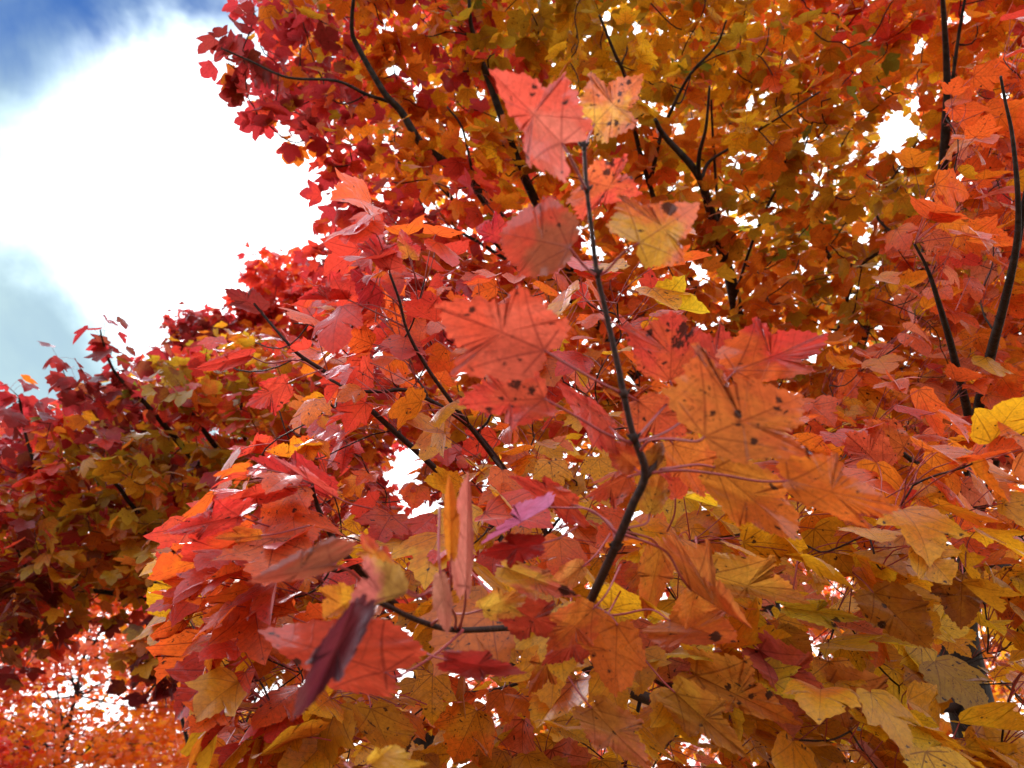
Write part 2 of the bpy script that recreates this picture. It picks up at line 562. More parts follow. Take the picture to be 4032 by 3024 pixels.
def add_leaves(ms, tmpl, B, Y, Z, S, prm, ca, cb, lp, mi=0):
    """B base points, Y midrib directions, Z upper-face normals, S blade lengths"""
    tv, tf = tmpl
    N, n = len(B), len(tv)
    if N == 0:
        return
    Y = norm(Y)
    Z = norm(Z - (Z * Y).sum(1, keepdims=True) * Y)
    X = np.cross(Y, Z)
    x, y = tv[:, 0], tv[:, 1]
    h = bend(x, y, prm)
    pos = B[:, None] + S[:, None, None] * (x[None, :, None] * X[:, None] + y[None, :, None] * Y[:, None] + h[..., None] * Z[:, None])
    f = (tf[None] + (np.arange(N) * n)[:, None, None]).reshape(-1, 3)
    rep = lambda a: np.repeat(a, n, 0)
    uv = np.tile(np.column_stack([x, y, np.zeros(n)]), (N, 1))
    one = np.ones((N, 1))
    ms.add(pos.reshape(-1, 3), f, mi, rep(np.hstack([ca, one])), rep(np.hstack([cb, one])), rep(lp), uv)


def add_stalks(ms, A, Bp, rad, ca, sag, mi=1, seg=4, sides=3):
    """leaf stalks from twig node A to blade base Bp as thin bent tubes"""
    N = len(A)
    t = np.linspace(0, 1, seg + 1)
    p = A[:, None] + (Bp - A)[:, None] * t[None, :, None]
    p = p + (np.sin(np.pi * t))[None, :, None] * sag[:, None]
    d = norm(Bp - A)
    a = norm(np.cross(d, np.array([0.3, 0.2, 0.93])))
    b = np.cross(d, a)
    th = np.linspace(0, 2 * np.pi, sides, endpoint=False)
    rr = rad[:, None] * (1.0 - 0.25 * t[None])
    v = p[:, :, None] + rr[:, :, None, None] * (np.cos(th)[None, None, :, None] * a[:, None, None] + np.sin(th)[None, None, :, None] * b[:, None, None])
    n = (seg + 1) * sides
    i = np.arange(seg)[:, None] * sides
    j = np.arange(sides)[None]
    j2 = (j + 1) % sides
    tf = np.concatenate([np.stack([i + j, i + j2, i + sides + j2], -1).reshape(-1, 3),
                         np.stack([i + j, i + sides + j2, i + sides + j], -1).reshape(-1, 3)])
    f = (tf[None] + (np.arange(N) * n)[:, None, None]).reshape(-1, 3)
    c = np.repeat(np.hstack([ca, np.ones((N, 1))]), n, 0)
    ms.add(v.reshape(-1, 3), f, mi, c, c)


def in_poly(u, v, poly):
    u, v = np.asarray(u), np.asarray(v)
    ins = np.zeros(u.shape, bool)
    n = len(poly)
    for i in range(n):
        (x1, y1), (x2, y2) = poly[i], poly[(i + 1) % n]
        c = (y1 > v) != (y2 > v)
        xx = (x2 - x1) * (v - y1) / ((y2 - y1) if y2 != y1 else 1e-9) + x1
        ins ^= c & (u < xx)
    return ins


def scatter(poly, n, d0, d1, r, best=6):
    """n well-spread points in a crown region: pixel outline for its silhouette, real depth range for its thickness"""
    pu = np.array([p[0] for p in poly]); pv = np.array([p[1] for p in poly])
    pts = np.zeros((0, 2))
    while len(pts) < n:
        c = np.column_stack([r.uniform(pu.min(), pu.max(), 400), r.uniform(pv.min(), pv.max(), 400)])
        c = c[in_poly(c[:, 0], c[:, 1], poly)]
        for k in range(0, len(c) - best, best):
            cc = c[k:k + best]
            if len(pts):
                dm = np.min(np.linalg.norm(cc[:, None] - pts[None], axis=2), 1)
                cc = cc[np.argmax(dm)][None]
            else:
                cc = cc[:1]
            pts = np.vstack([pts, cc])
            if len(pts) >= n:
                break
    return pts[:, 0], pts[:, 1], r.uniform(d0, d1, n)


class Net:
    """branch network of one tree: traced limbs plus twigs grown from the nearest limb to each leaf cluster"""
    def __init__(self, limbs):
        # limbs: list of (points (n,3), radii) from tip to root
        self.pos, self.rad, self.limb = [], [], []
        self.paths = []
        for k, (p, r) in enumerate(limbs):
            q, rr = smooth_path(p, r, 7)
            self.paths.append((q, rr))
            for a, b in zip(q, rr):
                self.pos.append(a); self.rad.append(b); self.limb.append(k)
        self.pos = np.array(self.pos); self.rad = np.array(self.rad); self.limb = np.array(self.limb)
        self.extra = [[] for _ in limbs]

    def grow(self, nodes, root, r, rmin=0.0018, sagz=0.0, k0=0.35):
        order = np.argsort(np.linalg.norm(nodes - self.pos[np.argmin(np.linalg.norm(self.pos - root, axis=1))], axis=1))
        own = np.zeros(len(nodes), int)
        direc = np.zeros((len(nodes), 3))
        rd = np.linalg.norm(self.pos - root, axis=1)
        for i in order:
            p = nodes[i]
            dr = np.linalg.norm(p - root)
            d = np.linalg.norm(self.pos - p, axis=1) + 2.0 * np.maximum(0, rd - dr * 0.98) * k0
            j = int(np.argmin(d))
            a = self.pos[j]
            L = np.linalg.norm(p - a)
            t = np.linspace(0, 1, 7)[:, None]
            # leaves the limb outward and turns up towards its tip
            bulge = (r.normal(0, 0.07, 3) + np.array([0, 0, -0.10])) * L
            q = a + (p - a) * t + np.sin(np.pi * t) * bulge + np.sin(2 * np.pi * t) * r.normal(0, 0.035, 3) * L
            r0 = min(self.rad[j] * 0.62, rmin + 0.010 * L + 0.0006)
            rr = np.linspace(max(r0, rmin * 1.1), rmin, 7)
            lk = self.limb[j]
            self.extra[lk].append((q, rr))
            self.pos = np.vstack([self.pos, q[1:]])
            self.rad = np.append(self.rad, rr[1:])
            self.limb = np.append(self.limb, np.full(6, lk))
            rd = np.append(rd, np.linalg.norm(q[1:] - root, axis=1))
            own[i] = lk
            direc[i] = q[-1] - q[-3]
        return own, norm(direc)

    def build(self, parent, name, mat_thick, mat_thin, sides=8):
        objs = []
        for (q, rr), ex in zip(self.paths, self.extra):
            ms = Mesh()
            tube(ms, q, rr, sides, 0)
            for (a, b) in ex:
                tube(ms, a, b, 5, 1)
            objs.append(ms.build(name, [mat_thick, mat_thin], parent, origin=q[-1]))
        return objs


def limb_px(pts, r0, r1, e=1.8):
    """[(u, v, depth)...] from tip to root -> 3D points and radii"""
    a = np.array(pts, float)
    p = P(a[:, 0], a[:, 1], a[:, 2])
    return p, r0 + (r1 - r0) * np.linspace(0, 1, len(p)) ** e


# sky openings between the crowns: few leaves grow there
GAPS = [(1590, 1860, 85, 130, .87), (1690, 2020, 100, 50, .86), (680, 1965, 60, 45, .95), (830, 1700, 60, 40, .9), (945, 1730, 40, 30, .8),
        (3530, 520, 70, 75, 1.0), (3620, 165, 34, 34, 1.0), (3600, 400, 60, 60, .6), (3560, 640, 60, 40, .6), (2760, 1080, 60, 50, .8),
        (2900, 1110, 60, 60, .8), (2650, 1250, 60, 40, .5), (3190, 560, 45, 40, .75), (3050, 800, 60, 50, .55), (2930, 870, 60, 50, .5),
        (3800, 690, 40, 30, .9), (1480, 780, 60, 45, .85), (1380, 860, 50, 40, .7), (1570, 60, 55, 60, .6), (1640, 170, 50, 35, .6),
        (3040, 1850, 25, 20, .8), (2840, 2010, 40, 25, .7), (3560, 1400, 60, 80, .6), (1450, 1350, 60, 50, .6), (1700, 800, 40, 30, .5),
        (3400, 1270, 60, 45, .5), (3900, 2100, 70, 60, .6), (3560, 1800, 50, 40, .5), (2350, 2960, 70, 60, .7),
        (3990, 2850, 90, 140, .7), (3800, 2740, 120, 170, .95), (3480, 2920, 50, 60, .6), (2250, 1850, 30, 25, .5), (1050, 1380, 60, 50, .5), (860, 1560, 50, 40, .5)]


def gap_keep(u, v, r, power=1.0):
    keep = np.ones(len(u), bool)
    for (gu, gv, ru, rv, s) in GAPS:
        z_ = 1.0 if s > .85 else .62
        e = ((u - gu) / (ru * z_)) ** 2 + ((v - gv) / (rv * z_)) ** 2
        p = s * power * np.clip(1.6 - e, 0, 1)
        keep &= r.random(len(u)) > p
    return keep


def cluster_leaves(node, direc, per, size, r, stalk=(0.035, 0.075), droop=(0.15, 1.1), face=0.0, left=None, spread=1.0):
    """leaves in opposite pairs round each twig end -> arrays"""
    A, B, Y, Z, S, K = [], [], [], [], [], []
    for i, (p, dv) in enumerate(zip(node, direc)):
        n = per[i]
        az0 = r.uniform(0, 2 * np.pi)
        for k in range(n):
            pair = k // 2
            az = az0 + (k % 2) * np.pi + pair * np.pi / 2 + r.normal(0, 0.35)
            back = pair * r.uniform(0.02, 0.05) * size / 0.085
            a = p - dv * back
            h = np.array([math.cos(az), math.sin(az), 0.0])
            if left is not None:
                h = h * 0.75 + left[i] * 0.9
            h = norm(h)
            st = r.uniform(*stalk)
            el = r.uniform(-0.25, 0.8)
            pd = norm(h * math.cos(el) + ZUP * math.sin(el) + dv * 0.5)
            b = a + pd * st * spread
            dr = r.uniform(*droop)
            y = norm(h * math.cos(dr) - ZUP * math.sin(dr) + r.normal(0, 0.22, 3))
            z = norm(ZUP * math.cos(dr) + h * math.sin(dr) + r.normal(0, 0.38, 3) - FWD * face * r.random())
            A.append(a); B.append(b); Y.append(y); Z.append(z)
            S.append(size * r.uniform(0.62, 1.18)); K.append(i)
    return [np.array(q) for q in (A, B, Y, Z, S, K)]


def rand_prm(n, r, k=1.0):
    return np.column_stack([r.normal(0.14, 0.16, n) * k, r.normal(0.10, 0.14, n) * k, r.normal(0.06, 0.14, n) * k,
                            r.uniform(0.01, 0.07, n), r.uniform(0, 6.28, n)])


def flush(ms, templates, A, B, Y, Z, S, ca, cb, lp, r, stalk_r=0.0008, prm=None):
    t = r.integers(0, len(templates), len(B))
    prm = rand_prm(len(B), r) if prm is None else prm
    for k, tm in enumerate(templates):
        s = t == k
        if s.any():
            add_leaves(ms, tm, B[s], Y[s], Z[s], S[s], prm[s], ca[s], cb[s], lp[s], 0)
    if A is not None and len(A):
        sc = np.tile(np.array([0.30, 0.035, 0.035]), (len(A), 1)) * r.uniform(0.6, 1.4, (len(A), 1))
        add_stalks(ms, A, B, np.full(len(A), stalk_r), sc, np.column_stack([r.normal(0, .004, len(A)), r.normal(0, .004, len(A)), r.uniform(0.0, .010, len(A))]))


def crown_tree(root_obj, limbs, root, layers, anchors, seed, size, templates, limb_name='limb', per=(6, 11),
               extra=None, droop=(0.15, 1.1), spots=0.25, gapp=1.0, mat=None, stalks=True, sides=8, rmin=0.0024, bark=None, face=0.0, bright=1.12):
    """limbs + grown twigs + leaf clusters of one tree; returns crown object"""
    r = np.random.default_rng(seed)
    U, V, D = [], [], []
    for (poly, n, d0, d1) in layers:
        a, b, c_ = scatter(poly, n, d0, d1, r)
        U.append(a); V.append(b); D.append(c_)
    if extra is not None:
        e = np.array(extra, float)
        U.append(e[:, 0]); V.append(e[:, 1]); D.append(e[:, 2])
    U, V, D = np.concatenate(U), np.concatenate(V), np.concatenate(D)
    k = gap_keep(U, V, r, gapp)
    U, V, D = U[k], V[k], D[k]
    nodes = P(U, V, D)
    net = Net(limbs)
    own, direc = net.grow(nodes, root, r, rmin)
    A, B, Y, Z, S, K = cluster_leaves(nodes, direc, r.integers(per[0], per[1], len(nodes)), size, r, droop=droop, face=face)
    cu, cv, _ = proj(B + Y * S[:, None] * 0.5)
    keep = gap_keep(cu, cv, r, gapp)
    A, B, Y, Z, S, K = A[keep], B[keep], Y[keep], Z[keep], S[keep], K[keep]
    cl = r.random(len(nodes))[K]
    # each leaf pair ages on its own
    ca, cb = pick_colours(cu[keep], cv[keep], anchors, r, cl)
    ca, cb = np.clip(ca * bright, 0, .92), np.clip(cb * bright, 0, .92)
    lp = np.column_stack([r.random(len(B)), r.random(len(B)) ** 2 * spots, r.uniform(0.4, 1.0, len(B))])
    ms = Mesh()
    flush(ms, templates, A if stalks else None, B, Y, Z, S, ca, cb, lp, r)
    net.build(root_obj, limb_name, bark or M_BARK, M_TWIG, sides)
    cr = ms.build('crown', [mat or M_LEAF, M_STEM], root_obj, origin=nodes.mean(0))
    return cr


def trunk_mesh(parent, pts, radii, mat, sides=18, flare=True):
    ms = Mesh()
    p, r = smooth_path(pts, radii, 10)
    wob = np.random.default_rng(int(abs(pts[0][0]) * 100) + 3)
    p = p + wob.normal(0, 0.004, p.shape)
    if flare:
        h = p[:, 2] - p[:, 2].min()
        r = r * (1 + 0.7 * np.exp(-h / 0.18))
    tube(ms, p, r, sides)
    return ms.build('trunk', [mat], parent, origin=p[0])


def ground_pt(u, d):
    """point of the ground under the pixel column u at horizontal distance d"""
    x = (u - 2016.0) / F * d / math.cos(PITCH) * 0.92
    return np.array([x, d, -0.06])

# ------------------------------------------------------------------ tall maple: the crown overhead
T2ROOT = P(2980, 2230, 4.3)
tall = thing('maple_tree', (T2ROOT[0] + 0.12, T2ROOT[1] + 0.1, 0.0),
             'tall maple whose orange and gold crown with a crimson edge fills the upper right', 'tree',
             'autumn maples')
trunk_mesh(tall, [(T2ROOT[0] + 0.12, T2ROOT[1] + 0.1, -0.1), (T2ROOT[0] + 0.08, T2ROOT[1] + 0.05, 0.8),
                  (T2ROOT[0] + 0.02, T2ROOT[1], 1.7), T2ROOT], [0.15, 0.125, 0.11, 0.085], M_BARK)
RT = (2980, 2230, 4.3)
SH2 = 0.20
L2 = [
    limb_px([(2580, 470, 2.9), (2616, 535, 3.0), (2743, 680, 3.1), (2794, 817, 3.25), (2845, 990, 3.4), (2900, 1220, 3.7), (2960, 1700, 4.1), RT], .011, .062, 1.15),
    limb_px([(2794, 340, 2.7), (2779, 506, 2.85), (2755, 600, 3.0), (2748, 690, 3.1)], .006, .015, 1.15),
    limb_px([(3230, 360, 2.9), (3010, 499, 3.0), (2880, 580, 3.1), (2790, 640, 3.15), (2760, 720, 3.15)], .005, .012, 1.15),
    limb_px([(2800, 380, 3.3), (2806, 520, 3.35), (2823, 767, 3.4), (2850, 1000, 3.45), (2900, 1220, 3.75)], .006, .016, 1.15),
    limb_px([(1398, -60, 2.8), (1385, 108, 2.9), (1412, 190, 2.95), (1514, 366, 3.0), (1581, 441, 3.05), (1663, 570, 3.1), (1785, 664, 3.15),
             (1880, 746, 3.2), (1960, 850, 3.3), (2180, 1090, 3.5), (2470, 1430, 3.8), (2760, 1900, 4.15), RT], .010, .050, 1.15),
    limb_px([(870, 190, 2.7), (985, 240, 2.75), (1134, 305, 2.8), (1324, 318, 2.9), (1440, 370, 2.98), (1530, 400, 3.05)], .004, .011, 1.15),
    limb_px([(1846, -80, 2.9), (1850, 60, 2.95), (1862, 130, 3.0), (1893, 230, 3.05), (1940, 360, 3.1), (2010, 560, 3.2), (2080, 730, 3.3), (2250, 1080, 3.55),
             (2520, 1500, 3.9), (2800, 1950, 4.2), RT], .009, .045, 1.15),
    limb_px([(1760, 420, 2.95), (1819, 502, 3.0), (1853, 644, 3.05), (1873, 735, 3.18)], .005, .011, 1.15),
    limb_px([(1620, 640, 3.3), (1703, 705, 3.35), (1805, 807, 3.4), (2000, 1000, 3.55), (2200, 1120, 3.6)], .008, .022, 1.15),
    limb_px([(1500, 1010, 3.6), (1640, 1000, 3.6), (1760, 905, 3.6), (1860, 940, 3.6), (2010, 1030, 3.6), (2190, 1110, 3.55)], .006, .016, 1.15),
    limb_px([(3700, -120, 2.7), (3712, 0, 2.8), (3727, 253, 2.95), (3727, 448, 3.05), (3690, 800, 3.3), (3560, 1250, 3.7), (3300, 1750, 4.1), RT], .007, .052, 1.15),
    limb_px([(3830, -100, 2.8), (3799, 0, 2.85), (3770, 174, 2.95), (3740, 405, 3.05), (3722, 560, 3.15)], .006, .014, 1.15),
    limb_px([(3050, 760, 3.4), (3130, 690, 3.4), (3200, 480, 3.4)][::-1] + [(2960, 960, 3.5), (2900, 1150, 3.7)], .005, .012, 1.15),
    limb_px([(3240, 880, 3.6), (3270, 1020, 3.65), (3420, 1100, 3.75), (3380, 1400, 3.95), (3200, 1800, 4.15)], .012, .045, 1.15),
    limb_px([(2360, 60, 2.8), (2420, 210, 2.9), (2470, 330, 3.0), (2520, 600, 3.2), (2620, 900, 3.45), (2780, 1250, 3.8), (2880, 1700, 4.1)], .007, .025, 1.15),
    limb_px([(2860, 80, 2.75), (2820, 180, 2.85), (2720, 290, 2.95), (2650, 420, 3.05), (2600, 540, 3.15), (2560, 720, 3.3)], .005, .014, 1.15),
    limb_px([(3520, 950, 3.2), (3450, 820, 3.3), (3610, 560, 3.2)][::-1] + [(3380, 1060, 3.5), (3300, 1300, 3.8)], .005, .016, 1.15),
]
L2 = [(p_ - (p_ - CAM) * (SH2 / 3.0) * np.clip((4.1 - (p_ - CAM) @ FWD) / .8, 0, 1)[:, None], q_ * .64) for p_, q_ in L2]
T2POLY = [(900, -800), (945, 30), (975, 120), (1010, 180), (985, 310), (1000, 430), (1100, 480), (1200, 560), (1300, 600), (1325, 690),
          (1365, 760), (1330, 860), (1300, 950), (1230, 1010), (1230, 1150), (1280, 1300), (1420, 1480), (1700, 1650), (2400, 1800), (4500, 1800), (4700, -800)]
T2IN = [(1200, -700), (1150, 100), (1150, 380), (1400, 560), (1450, 800), (1400, 1000), (1400, 1250), (1700, 1550), (2400, 1700), (4400, 1700), (4500, -700)]
T2LOW = [(1500, 1500), (2400, 1650), (4500, 1650), (4600, 2980), (2000, 2980), (1850, 2300), (1750, 1950)]
A2 = [(2300, 2300, 350, {'brownorange': .5, 'red': .25, 'goldbrown': .3}), (3300, 2300, 400, {'brownorange': .4, 'goldbrown': .4, 'orange': .3}), (950, 120, 170, {'crimson': .6, 'darkred': .3, 'olive': .1}), (1080, 430, 190, {'crimson': .6, 'red': .25, 'brownorange': .15, 'darkred': .2}),
      (1400, 200, 220, {'brownorange': .4, 'goldbrown': .2, 'olive': .1, 'red': .25, 'crimson': .15}), (1380, 650, 160, {'crimson': .6, 'red': .2, 'brownorange': .2}),
      (1750, 120, 160, {'red': .6, 'crimson': .25, 'orange': .2}), (2130, 120, 230, {'olive': .35, 'goldbrown': .4, 'gold': .3}),
      (1800, 480, 250, {'orange': .4, 'gold': .25, 'red': .3, 'brownorange': .2}), (2600, 150, 260, {'gold': .5, 'yellow': .08, 'olive': .25, 'orange': .2, 'goldbrown': .3}),
      (3000, 380, 260, {'orange': .4, 'yellow': .06, 'goldbrown': .35, 'gold': .2, 'green': .08}), (3330, 60, 190, {'redorange': .7, 'red': .3, 'orange': .2}),
      (3750, 200, 250, {'orange': .5, 'gold': .3, 'redorange': .2}), (2750, 720, 260, {'goldbrown': .4, 'brownorange': .4, 'olive': .25}),
      (3300, 780, 260, {'brownorange': .4, 'olive': .3, 'goldbrown': .3, 'orange': .2}), (1600, 950, 220, {'red': .4, 'crimson': .35, 'brownorange': .3}),
      (2500, 1050, 260, {'orange': .4, 'brownorange': .45, 'redorange': .2}), (3200, 1200, 260, {'brownorange': .5, 'orange': .4, 'olive': .15}),
      (1350, 1150, 170, {'crimson': .6, 'red': .3}), (2300, 430, 230, {'gold': .3, 'olive': .3, 'goldbrown': .4}), (2900, 250, 200, {'olive': .4, 'gold': .4, 'green': .12}), (3250, 900, 220, {'olive': .45, 'goldbrown': .4, 'green': .08}), (2350, 120, 180, {'olive': .5, 'gold': .4, 'green': .12}), (1900, 750, 200, {'redorange': .4, 'orange': .4, 'red': .25})]
TIP2 = [(880, 170, 2.7), (900, 250, 2.7), (955, 215, 2.75), (1000, 50, 2.7), (985, 400, 2.8), (1020, 470, 2.8), (1180, 560, 2.9), (1330, 800, 3.0), (1300, 900, 3.0)]
crown_tree(tall, L2, T2ROOT, [(T2POLY, 760, 2.75, 3.4), (T2POLY, 820, 3.4, 4.5), (T2IN, 1300, 4.5, 6.8), (T2LOW, 620, 3.6, 6.2)], A2, 21, 0.077, LOW, per=(7, 13), extra=TIP2,
           spots=.35, droop=(0.1, 1.0))

# ------------------------------------------------------------------ left maple: darker red and olive crown
T3ROOT = P(1680, 2640, 4.9)
left_tree = thing('maple_tree', (T3ROOT[0] + 0.1, T3ROOT[1] + 0.15, 0.0),
                  'dark red and olive maple at the left edge, under the open cloudy sky', 'tree',
                  'autumn maples')
trunk_mesh(left_tree, [(T3ROOT[0] + 0.1, T3ROOT[1] + 0.15, -0.1), (T3ROOT[0] + 0.05, T3ROOT[1] + 0.05, 0.7), T3ROOT], [0.14, 0.115, 0.09], M_BARK)
RT = (1680, 2640, 4.9)
L3 = [
    limb_px([(700, 1540, 3.3), (797, 1688, 3.4), (863, 1773, 3.5), (928, 1830, 3.6), (1010, 1885, 3.7), (1250, 2120, 4.2), (1480, 2400, 4.6), RT], .009, .05),
    limb_px([(395, 1300, 3.1), (407, 1350, 3.15), (456, 1472, 3.2), (570, 1586, 3.3), (720, 1760, 3.5), (930, 2000, 3.9), (1250, 2300, 4.4), RT], .003, .035),
    limb_px([(75, 1560, 3.3), (106, 1732, 3.35), (163, 1863, 3.4), (330, 2040, 3.6), (700, 2240, 4.0), (1200, 2480, 4.5), RT], .005, .035),
    limb_px([(430, 1880, 3.3), (472, 1924, 3.35), (520, 1990, 3.45), (640, 2110, 3.6), (900, 2290, 4.0)], .008, .016),
    limb_px([(380, 2060, 3.4), (427, 2074, 3.4), (541, 2095, 3.45), (640, 2110, 3.6)], .005, .010),
    limb_px([(640, 2215, 3.3), (700, 2208, 3.35), (814, 2220, 3.45), (895, 2273, 3.6), (1100, 2400, 4.1)], .005, .018),
    limb_px([(60, 2560, 3.4), (87, 2525, 3.4), (184, 2460, 3.45), (222, 2379, 3.5), (288, 2319, 3.55), (430, 2240, 3.7), (700, 2250, 4.0)], .004, .014),
    limb_px([(560, 2760, 3.2), (624, 2677, 3.2), (722, 2569, 3.25), (814, 2466, 3.35), (900, 2430, 3.5), (1120, 2450, 4.2)], .004, .014),
    limb_px([(980, 1380, 3.4), (965, 1480, 3.45), (950, 1560, 3.5), (960, 1700, 3.55), (1000, 1870, 3.7)], .004, .012),
    limb_px([(60, 2150, 3.3), (120, 2260, 3.35), (200, 2310, 3.5), (400, 2330, 3.8), (760, 2380, 4.2)], .006, .016),
]
T3POLY = [(-700, 1750), (-100, 1640), (0, 1610), (70, 1650), (170, 1660), (260, 1600), (330, 1560), (400, 1500), (470, 1480), (560, 1500), (680, 1460), (730, 1420),
          (790, 1350), (900, 1320), (1200, 1350), (1500, 1500), (1850, 1750), (1850, 2300), (1200, 2420), (900, 2460), (720, 2360), (500, 2310), (330, 2330), (150, 2400), (0, 2470), (-700, 2600)]
A3 = [(60, 1620, 140, {'crimson': .6, 'darkred': .4}), (250, 1480, 150, {'darkred': .5, 'crimson': .5}), (520, 1550, 140, {'crimson': .5, 'darkred': .3, 'olive': .2}),
      (550, 1750, 200, {'olive': .45, 'goldbrown': .3, 'darkred': .2, 'green': .1, 'crimson': .1}), (150, 1850, 180, {'red': .35, 'crimson': .3, 'brownorange': .3}),
      (420, 2050, 200, {'olive': .35, 'goldbrown': .35, 'brownorange': .3}), (120, 2150, 180, {'red': .35, 'goldbrown': .3, 'brown': .2}),
      (850, 1600, 200, {'olive': .3, 'red': .3, 'brownorange': .3}), (850, 1950, 220, {'goldbrown': .4, 'olive': .35, 'brownorange': .2}),
      (400, 2280, 200, {'goldbrown': .4, 'brownorange': .3, 'olive': .3}), (100, 2430, 160, {'darkred': .5, 'brown': .3, 'red': .2}), (580, 2650, 160, {'maroon': .7, 'darkred': .4}),
      (1250, 1600, 220, {'red': .4, 'brownorange': .4, 'goldbrown': .2}), (1500, 1950, 240, {'red': .5, 'brownorange': .3, 'crimson': .2}), (950, 2300, 200, {'brownorange': .5, 'goldbrown': .3, 'red': .2})]
TIP3 = [(230, 1410, 3.1), (390, 1325, 3.1), (440, 1380, 3.15), (300, 1500, 3.15), (40, 1530, 3.3), (70, 1580, 3.3), (340, 1560, 3.2), (470, 1460, 3.2), (620, 1440, 3.3), (640, 1380, 3.4),
        (560, 2560, 3.2), (600, 2640, 3.2), (560, 2720, 3.2), (640, 2700, 3.2), (590, 2480, 3.25), (520, 2600, 3.2), (250, 2420, 3.4), (120, 2480, 3.4)]
crown_tree(left_tree, L3, T3ROOT, [(T3POLY, 360, 3.05, 3.6), (T3POLY, 450, 3.6, 4.5), (T3POLY, 520, 4.5, 5.8), ([(-400, 2350), (950, 2300), (1300, 2300), (1400, 2800), (1000, 2750), (760, 2620), (480, 2480), (200, 2560), (60, 2680), (-300, 2700)], 60, 3.2, 4.6)], A3, 33, 0.080, LOW, per=(6, 12), extra=TIP3,
           spots=.3, droop=(0.1, 1.15), rmin=.0016)

# ------------------------------------------------------------------ maples farther off
def far_tree(label, u, dist, height, rx, crown_lo, nclump, nleaf, pal, seed, leaf=0.09, tmpl=TINY, gap=0.35, lean=0.0):
    """a whole tree: trunk, limbs reaching into the clumps, crown of leaf-sized faces in uneven clumps"""
    r = np.random.default_rng(seed)
    x = (u - 2016.0) / F * dist * (1.13 if dist < 10 else .95)
    base = np.array([x, dist, -0.05])
    t = thing('maple_tree', base, label, 'tree', 'autumn maples')
    top = height
    trunk_mesh(t, [base, base + (0.05, 0, height * .22), base + (lean * .4, .05, height * .45), base + (lean, 0, height * .78)],
               [0.009 * height + .02, 0.007 * height + .012, 0.004 * height + .008, 0.010], M_BARK, 12)
    cz = (crown_lo + top) / 2
    rz = (top - crown_lo) / 2
    th = r.uniform(0, 2 * np.pi, nclump); ph = np.arccos(r.uniform(-1, 1, nclump)); rad = r.uniform(0.30, 0.92, nclump) ** 0.6
    sh = 1 - 0.25 * np.cos(ph)
    c = base + np.column_stack([lean * .6 + rx * sh * rad * np.sin(ph) * np.cos(th), rx * sh * rad * np.sin(ph) * np.sin(th), cz + rz * rad * np.cos(ph)])
    lm = Mesh()
    for k in range(0, nclump, 2):
        s = base + np.array([lean * .4, 0, r.uniform(.25, .75) * height * .8])
        s[2] = min(s[2], c[k][2])
        mid = (s + c[k]) / 2 + np.array([0, 0, -0.06 * rx])
        q, rr = smooth_path([s, mid, c[k]], [0.004 * height * .6 + .004, 0.0022 * height * .6, .004], 5)
        tube(lm, q, rr, 5)
    lm.build('limb', [M_BARK], t, origin=base + np.array([0, 0, height * .4]))
    per = r.multinomial(nleaf, r.dirichlet(np.ones(nclump) * 5))
    pos, cl = [], []
    for k in range(nclump):
        a = np.clip(r.normal(0, 1, (per[k], 3)), -1.5, 1.5) * np.array([.16, .16, .09]) * rx * r.uniform(.6, 1.2)
        pos.append(c[k] + a); cl.append(np.full(per[k], r.random()))
    pos = np.concatenate(pos); cl = np.concatenate(cl)
    n = len(pos)
    ca, cb = pick_colours(np.zeros(n), np.zeros(n), [(0, 0, 100, pal)], r, cl)
    ca, cb = ca * np.array([1., .95, .9]), cb * np.array([1., .95, .9])
    az = r.uniform(0, 2 * np.pi, n); dr = r.uniform(0.1, 1.2, n)
    h = np.column_stack([np.cos(az), np.sin(az), np.zeros(n)])
    Y = h * np.cos(dr)[:, None] - ZUP * np.sin(dr)[:, None]
    Z = ZUP * np.cos(dr)[:, None] + h * np.sin(dr)[:, None] + r.normal(0, .4, (n, 3))
    ms = Mesh()
    flush(ms, tmpl, None, pos, Y, Z, leaf * r.uniform(.7, 1.2, n), ca, cb, np.column_stack([r.random(n), np.zeros(n), np.zeros(n)]), r)
    ms.build('crown', [M_FAR, M_STEM], t, origin=c.mean(0))
    return t


far_tree('crimson maple with tiny leaves rising behind the left crown, under the white cloud', 1060, 5.9, 6.0, 1.15, 2.2, 70, 13000,
         {'crimson': .7, 'red': .7, 'brownorange': .2, 'darkred': .1}, 51, .080, LOW[:3])
far_tree('distant bright orange maple glittering with sky at the bottom left', 330, 15.5, 6.8, 3.3, 0.2, 150, 23000,
         {'orange': .5, 'redorange': .25, 'gold': .15, 'pink': .45, 'brownorange': .2}, 52, .115)
far_tree('distant yellow gold maple at lower left, beside the bright orange one', 800, 19.0, 5.8, 1.9, .4, 44, 8000,
         {'gold': .55, 'yellow': .25, 'olive': .25, 'orange': .2}, 53, .095)
far_tree('distant deep red maple low at the left edge of the photo', -260, 12.5, 4.3, 2.0, 0.3, 40, 6600,
         {'red': .5, 'redorange': .4, 'crimson': .2}, 54, .090)
far_tree('distant pinkish red maple seen through gaps under the central branches', 2330, 14.0, 5.2, 2.3, 0.5, 44, 7000,
         {'red': .4, 'pink': .3, 'redorange': .35}, 55, .090)
far_tree('distant pale orange maple at the bottom right, right of the dark trunk', 4080, 12.5, 5.6, 2.2, 0.5, 44, 6000,
         {'orange': .5, 'gold': .4, 'pink': .15}, 56, .090)
far_tree('distant orange red maple seen between the right-hand trunk and branches', 3250, 16.0, 6.2, 2.6, 0.5, 44, 7500,
         {'redorange': .5, 'orange': .4, 'red': .2}, 57, .095)

